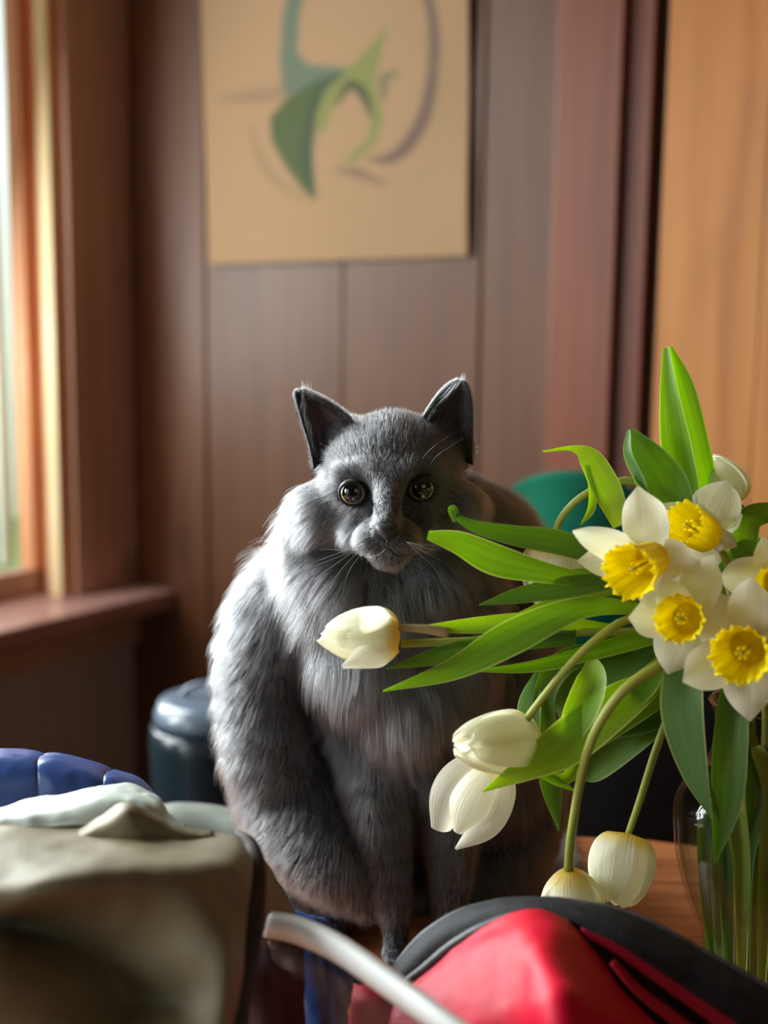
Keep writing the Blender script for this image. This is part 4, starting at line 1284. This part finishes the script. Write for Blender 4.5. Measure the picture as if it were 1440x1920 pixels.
# body of the pack down to the table
bl, br = P(760, 1860, .60), P(1560, 1990, .56)
patch('shell', [[(742, 1826, .606), (960, 1694, .606), (1200, 1726, .588), (1560, 1940, .556)],
                [Vector((P(742, 1826, .606).x, .62, .03)), Vector((P(960, 1694, .606).x, .64, .05)), Vector((P(1200, 1726, .588).x, .62, .05)), Vector((P(1560, 1940, .556).x, .58, .03))],
                [Vector((P(742, 1826, .606).x, .60, .003)), Vector((P(960, 1694, .606).x, .62, .003)), Vector((P(1200, 1726, .588).x, .60, .003)), Vector((P(1560, 1940, .556).x, .56, .003))]],
      16, 30, M_BLACKFAB, RB, thick=0.003)

# ------------------------------------------------------------------ pale box rim with clear side
PB = empty('storage_box', P(700, 1900, .5)); PB.location.z = 0; PB.matrix_world = Matrix.Translation(PB.location)
tag(PB, 'clear plastic box with pale grey rim in front of the blue jacket', 'box')
rim = [(500, 1735, .56), (560, 1748, .55), (640, 1785, .53), (740, 1855, .50), (830, 1920, .475), (960, 2010, .45)]
patch('rim', [[(a + 9, b - 24, c + .002) for a, b, c in rim], [(a + 4, b - 14, c - .007) for a, b, c in rim], [(a - 2, b + 10, c - .008) for a, b, c in rim], [(a - 7, b + 20, c + .002) for a, b, c in rim]], 12, 50, M_RIM, PB, thick=0.0015)
tube('lip', [P(a - 2, b + 15, c - .003) for a, b, c in rim], [.0016] * 3, M_RIM, PB, n=40, seg=8)
patch('side_wall', [[(a, b + 14, c) for a, b, c in rim], [(a, b + 200, c - .01) for a, b, c in rim], [(a, b + 420, c - .03) for a, b, c in rim]], 10, 30, M_CLEARPLASTIC, PB, thick=0.001)

# ------------------------------------------------------------------ blue jacket
JK = empty('jacket', P(200, 1700, .62)); JK.location.z = 0; JK.matrix_world = Matrix.Translation(JK.location)
tag(JK, 'blue quilted nylon jacket bunched up behind the khaki bag', 'jacket')


def puffy(name, rows, nu, nv, parent, amp, seams):
    g = np.array([catmull([P(*p) for p in r], nv) for r in rows])
    c = np.array([catmull(list(g[:, j]), nu) for j in range(nv)]).transpose(1, 0, 2)
    du = np.gradient(c, axis=0); dv = np.gradient(c, axis=1)
    nn = np.cross(du, dv); nn /= np.linalg.norm(nn, axis=2)[:, :, None] + 1e-12
    s_ = np.sign((nn * np.array([0, -1, 0.3])).sum()); nn *= s_
    v = np.linspace(0, 1, nv)[None, :] * seams
    u = np.linspace(0, 1, nu)[:, None]
    puff = np.abs(np.sin(math.pi * (v + 0.12 * np.sin(u * 4) + 0.05 * np.sin(v * 9)))) ** 0.5
    cr = np.array([[abs(noise.noise(Vector(c[i, j]) * 26)) + 0.35 * abs(noise.noise(Vector(c[i, j]) * 70)) for j in range(nv)] for i in range(nu)])
    c = c + nn * (amp * 1.0 * (puff - 0.5) - amp * 1.0 * cr)[:, :, None]
    o = link(name, c.reshape(-1, 3), gridfaces(nu, nv), M_BLUE, parent)
    m = o.modifiers.new('t', 'SOLIDIFY'); m.thickness = 0.002
    return o


puffy('quilted_shell', [[(-260, 1450, .74), (-100, 1420, .74), (0, 1412, .74), (100, 1418, .74), (200, 1442, .74), (270, 1474, .735), (330, 1560, .73)],
                        [(-260, 1470, .695), (-100, 1440, .695), (0, 1430, .695), (100, 1438, .695), (195, 1462, .695), (252, 1494, .695), (320, 1570, .695)],
                        [(-260, 1560, .685), (-100, 1540, .685), (0, 1530, .685), (100, 1530, .685), (190, 1530, .685), (250, 1550, .685), (310, 1600, .685)],
                        [(-260, 1700, .685), (-100, 1700, .685), (0, 1700, .685), (100, 1700, .685), (190, 1700, .685), (250, 1700, .685), (310, 1700, .685)]], 60, 150, JK, .0026, 4.3)
puffy('sleeve', [[(480, 1680, .70), (540, 1835, .70), (600, 1730, .69), (640, 1770, .68), (700, 1830, .67)],
                 [(480, 1700, .64), (540, 1705, .64), (595, 1742, .635), (630, 1785, .63), (680, 1850, .62)],
                 [(480, 1800, .61), (540, 1810, .61), (590, 1830, .61), (622, 1850, .61), (660, 1890, .61)],
                 [(480, 2000, .58), (540, 2000, .58), (590, 2000, .58), (622, 2000, .58), (660, 2000, .58)]], 50, 60, JK, .006, 3)

# ------------------------------------------------------------------ khaki bag
KB = empty('shoulder_bag', P(200, 1900, .5)); KB.location.z = 0; KB.matrix_world = Matrix.Translation(KB.location)
tag(KB, 'khaki canvas shoulder bag with dark binding slumped at the left', 'bag')
patch('flap', [[(-120, 1560, .600), (0, 1538, .60), (120, 1548, .598), (230, 1552, .595), (350, 1562, .59), (430, 1566, .585), (474, 1588, .58)],
               [(-120, 1620, .548), (0, 1600, .548), (120, 1600, .548), (230, 1600, .546), (350, 1605, .545), (430, 1618, .543), (470, 1650, .545)],
               [(-120, 1694, .50), (0, 1686, .502), (90, 1664, .502), (230, 1655, .512), (350, 1660, .522), (425, 1700, .528), (460, 1730, .53)],
               [(-120, 1745, .535), (0, 1735, .537), (110, 1752, .535), (230, 1790, .528), (340, 1780, .515), (420, 1790, .51), (452, 1830, .515)],
               [(-120, 1815, .485), (0, 1815, .490), (110, 1845, .500), (230, 1890, .520), (330, 1880, .515), (410, 1895, .50), (440, 1930, .505)],
               [(-120, 1960, .48), (0, 1960, .482), (110, 1960, .485), (220, 1970, .490), (320, 1980, .49), (400, 1990, .49), (430, 2020, .49)],
               [(-120, 2100, .47), (0, 2100, .472), (110, 2100, .475), (220, 2100, .480), (320, 2100, .48), (400, 2100, .48), (430, 2100, .48)]],
      110, 120, M_KHAKI, KB, thick=0.002, disp=.0035, dscale=11, seed=1.7)
patch('lit_top_fold', [[(-120, 1545, .64), (0, 1524, .64), (100, 1498, .64), (230, 1474, .64), (292, 1486, .635), (318, 1528, .625), (345, 1552, .615)],
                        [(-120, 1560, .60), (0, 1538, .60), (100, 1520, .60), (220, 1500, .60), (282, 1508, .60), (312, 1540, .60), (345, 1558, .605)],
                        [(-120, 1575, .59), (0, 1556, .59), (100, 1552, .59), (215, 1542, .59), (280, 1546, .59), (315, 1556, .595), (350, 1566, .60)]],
      36, 80, M_KHAKILIT, KB, thick=0.002, disp=.003, dscale=30, seed=4)  # top fold of the khaki cloth, window light painted in as a pale colour
patch('fold', [[(140, 1562, .585), (190, 1530, .583), (232, 1508, .58), (272, 1526, .58), (330, 1552, .584), (400, 1562, .586)],
               [(150, 1570, .575), (200, 1545, .570), (238, 1528, .568), (276, 1545, .572), (330, 1565, .576), (400, 1572, .582)],
               [(150, 1590, .578), (205, 1582, .572), (240, 1578, .570), (280, 1582, .572), (330, 1585, .576), (400, 1590, .580)]],
      20, 50, M_KHAKI, KB, thick=0.002, disp=.0015, dscale=40)
patch('side_gusset', [[(462, 1572, .60), (484, 1600, .60), (520, 1655, .61), (552, 1712, .615), (566, 1752, .615)],
                      [(472, 1620, .575), (492, 1650, .575), (518, 1690, .585), (545, 1730, .595), (560, 1765, .60)],
                      [(480, 1740, .56), (492, 1765, .56), (505, 1780, .565), (525, 1778, .575), (545, 1775, .59)]],
      30, 30, M_KHAKI, KB, thick=0.002, disp=.001, dscale=40)
tube('binding', [P(444, 1568, .585), P(468, 1588, .575), P(476, 1640, .560), P(468, 1740, .540), P(454, 1830, .522), P(440, 1920, .508), P(430, 2100, .485)],
     [.0035, .0048, .0060, .0062, .0060, .0062, .006], M_BINDING, KB, n=60, seg=12, flat=.6)
patch('body', [[(420, 1700, .575), (480, 1760, .572), (520, 1768, .575), (566, 1745, .598)],
               [(420, 1850, .555), (480, 1850, .545), (520, 1855, .55), (568, 1850, .585)],
               [(420, 2000, .54), (480, 2000, .53), (520, 2000, .53), (568, 2000, .56)],
               [(420, 2150, .53), (480, 2150, .52), (520, 2150, .52), (568, 2150, .55)]],
      26, 26, M_BAGBODY, KB, thick=0.002, disp=.002, dscale=35)

# ------------------------------------------------------------------ things behind the table
gc = patch('folded_cloth', [[(300, 1512, .99), (340, 1508, .99), (400, 1512, .99), (450, 1520, .985), (520, 1530, .98)],
                            [(300, 1526, .96), (340, 1524, .96), (400, 1530, .96), (450, 1536, .955), (520, 1545, .95)],
                            [(300, 1560, .945), (340, 1560, .945), (400, 1562, .945), (450, 1566, .94), (520, 1575, .935)],
                            [(300, 1608, .945), (340, 1608, .945), (400, 1608, .945), (450, 1608, .94), (520, 1608, .935)]],
           20, 40, M_GREYCLOTH, None, thick=0.003, disp=.001)
tag(gc, 'grey-green folded cloth lying behind the khaki bag', 'cloth')

bc = P(400, 1330, 1.45)
BN = empty('bin', Vector((bc.x, bc.y, FZ))); tag(BN, 'dark glossy metal bin standing beyond the table, left of the cat', 'bin')
br_ = 125 * 1.45 * PXM
zt = bc.z
pf = [(0.001, FZ + 0.002), (br_ * .82, FZ + 0.002), (br_ * .84, FZ + 0.01), (br_ * .96, zt - .12), (br_, zt - .04), (br_ * .98, zt - .02), (br_ * .9, zt - .012), (br_ * .86, zt - .03), (br_ * .82, FZ + 0.05), (0.001, FZ + 0.05)]
v_, f_ = lathe_np(pf, 48, (bc.x, bc.y)); link('bucket', v_, f_, M_BIN, BN)
pf = [(br_ * .60, zt - .012), (br_ * .9, zt - .012), (br_ * .92, zt - .004), (br_ * .84, zt + .012), (br_ * .6, zt + .016), (0.001, zt + 0.016)]
v_, f_ = lathe_np(pf, 48, (bc.x, bc.y)); link('lid', v_, f_, M_BINRIM, BN)
tube('handle', [Vector((bc.x + math.cos(a) * br_ * .5, bc.y, zt + .012 + math.sin(a) * .02)) for a in np.linspace(0, math.pi, 7)], [.004] * 3, M_BINRIM, BN, n=20, seg=8)

# teal cushion and dark chair behind the flowers
CH = empty('chair', Vector((P(1180, 1400, 1.22).x, 1.28, FZ))); tag(CH, 'dark upholstered chair standing beyond the table behind the flowers', 'chair')
cx0 = P(1190, 1400, 1.22).x
rows = []
for z, dy, hw in ((-.30, 0, .20), (-.20, 0, .205), (-.06, .01, .205), (.02, .02, .19), (.045, .035, .12)):
    rows.append([Vector((cx0 + hw * a, 1.22 + dy + .03 * a * a, z)) for a in (-1, -.6, 0, .6, 1)])
patch('backrest', rows, 30, 30, M_CHAIR, CH, thick=0.05)
patch('seat', [[Vector((cx0 + .2 * a, 1.22 - b, -.30 + .01 * (1 - a * a))) for a in (-1, -.5, 0, .5, 1)] for b in (-.02, .08, .17, .26, .34)], 20, 20, M_CHAIR, CH, thick=0.06)
for (ax_, ay_) in ((-.18, -.01), (.18, -.01), (-.18, -.30), (.18, -.30)):
    tube('leg', [(cx0 + ax_, 1.22 + ay_, -.32), (cx0 + ax_, 1.22 + ay_, FZ)], [.016, .012], M_BINDING, CH, n=4, seg=10)

cz = P(1062, 1030, 1.45)
rows = []
for u in np.linspace(-1, 1, 9):
    rows.append([Vector((cz.x + .085 * v * (1 - .12 * u * u), 1.45 - .05 * (1 - u * u) * (1 - v * v), cz.z - .03 + .105 * u * (1 - .12 * v * v))) for v in np.linspace(-1, 1, 9)])
CU = empty('cushion', Vector((cz.x, 1.45, cz.z - .25))); tag(CU, 'teal green cushion propped up behind the cat and the tulips', 'cushion')
patch('cover', rows, 26, 26, M_TEAL, CU, thick=0.06)
SB = empty('bench', Vector((cz.x, 1.5, FZ))); tag(SB, 'dark wooden bench beyond the table carrying the teal cushion', 'bench')
box('seat', (cz.x - .16, 1.38, cz.z - .19), (.30, 0, 0), (0, .16, 0), (0, 0, .04), M_BINDING, SB, bevel=.004)
for (lx, ly) in ((-.13, 1.41), (.11, 1.41), (-.13, 1.51), (.11, 1.51)):
    box('leg', (cz.x + lx - .02, ly - .02, FZ), (.04, 0, 0), (0, .04, 0), (0, 0, cz.z - .19 - FZ), M_BINDING, SB)
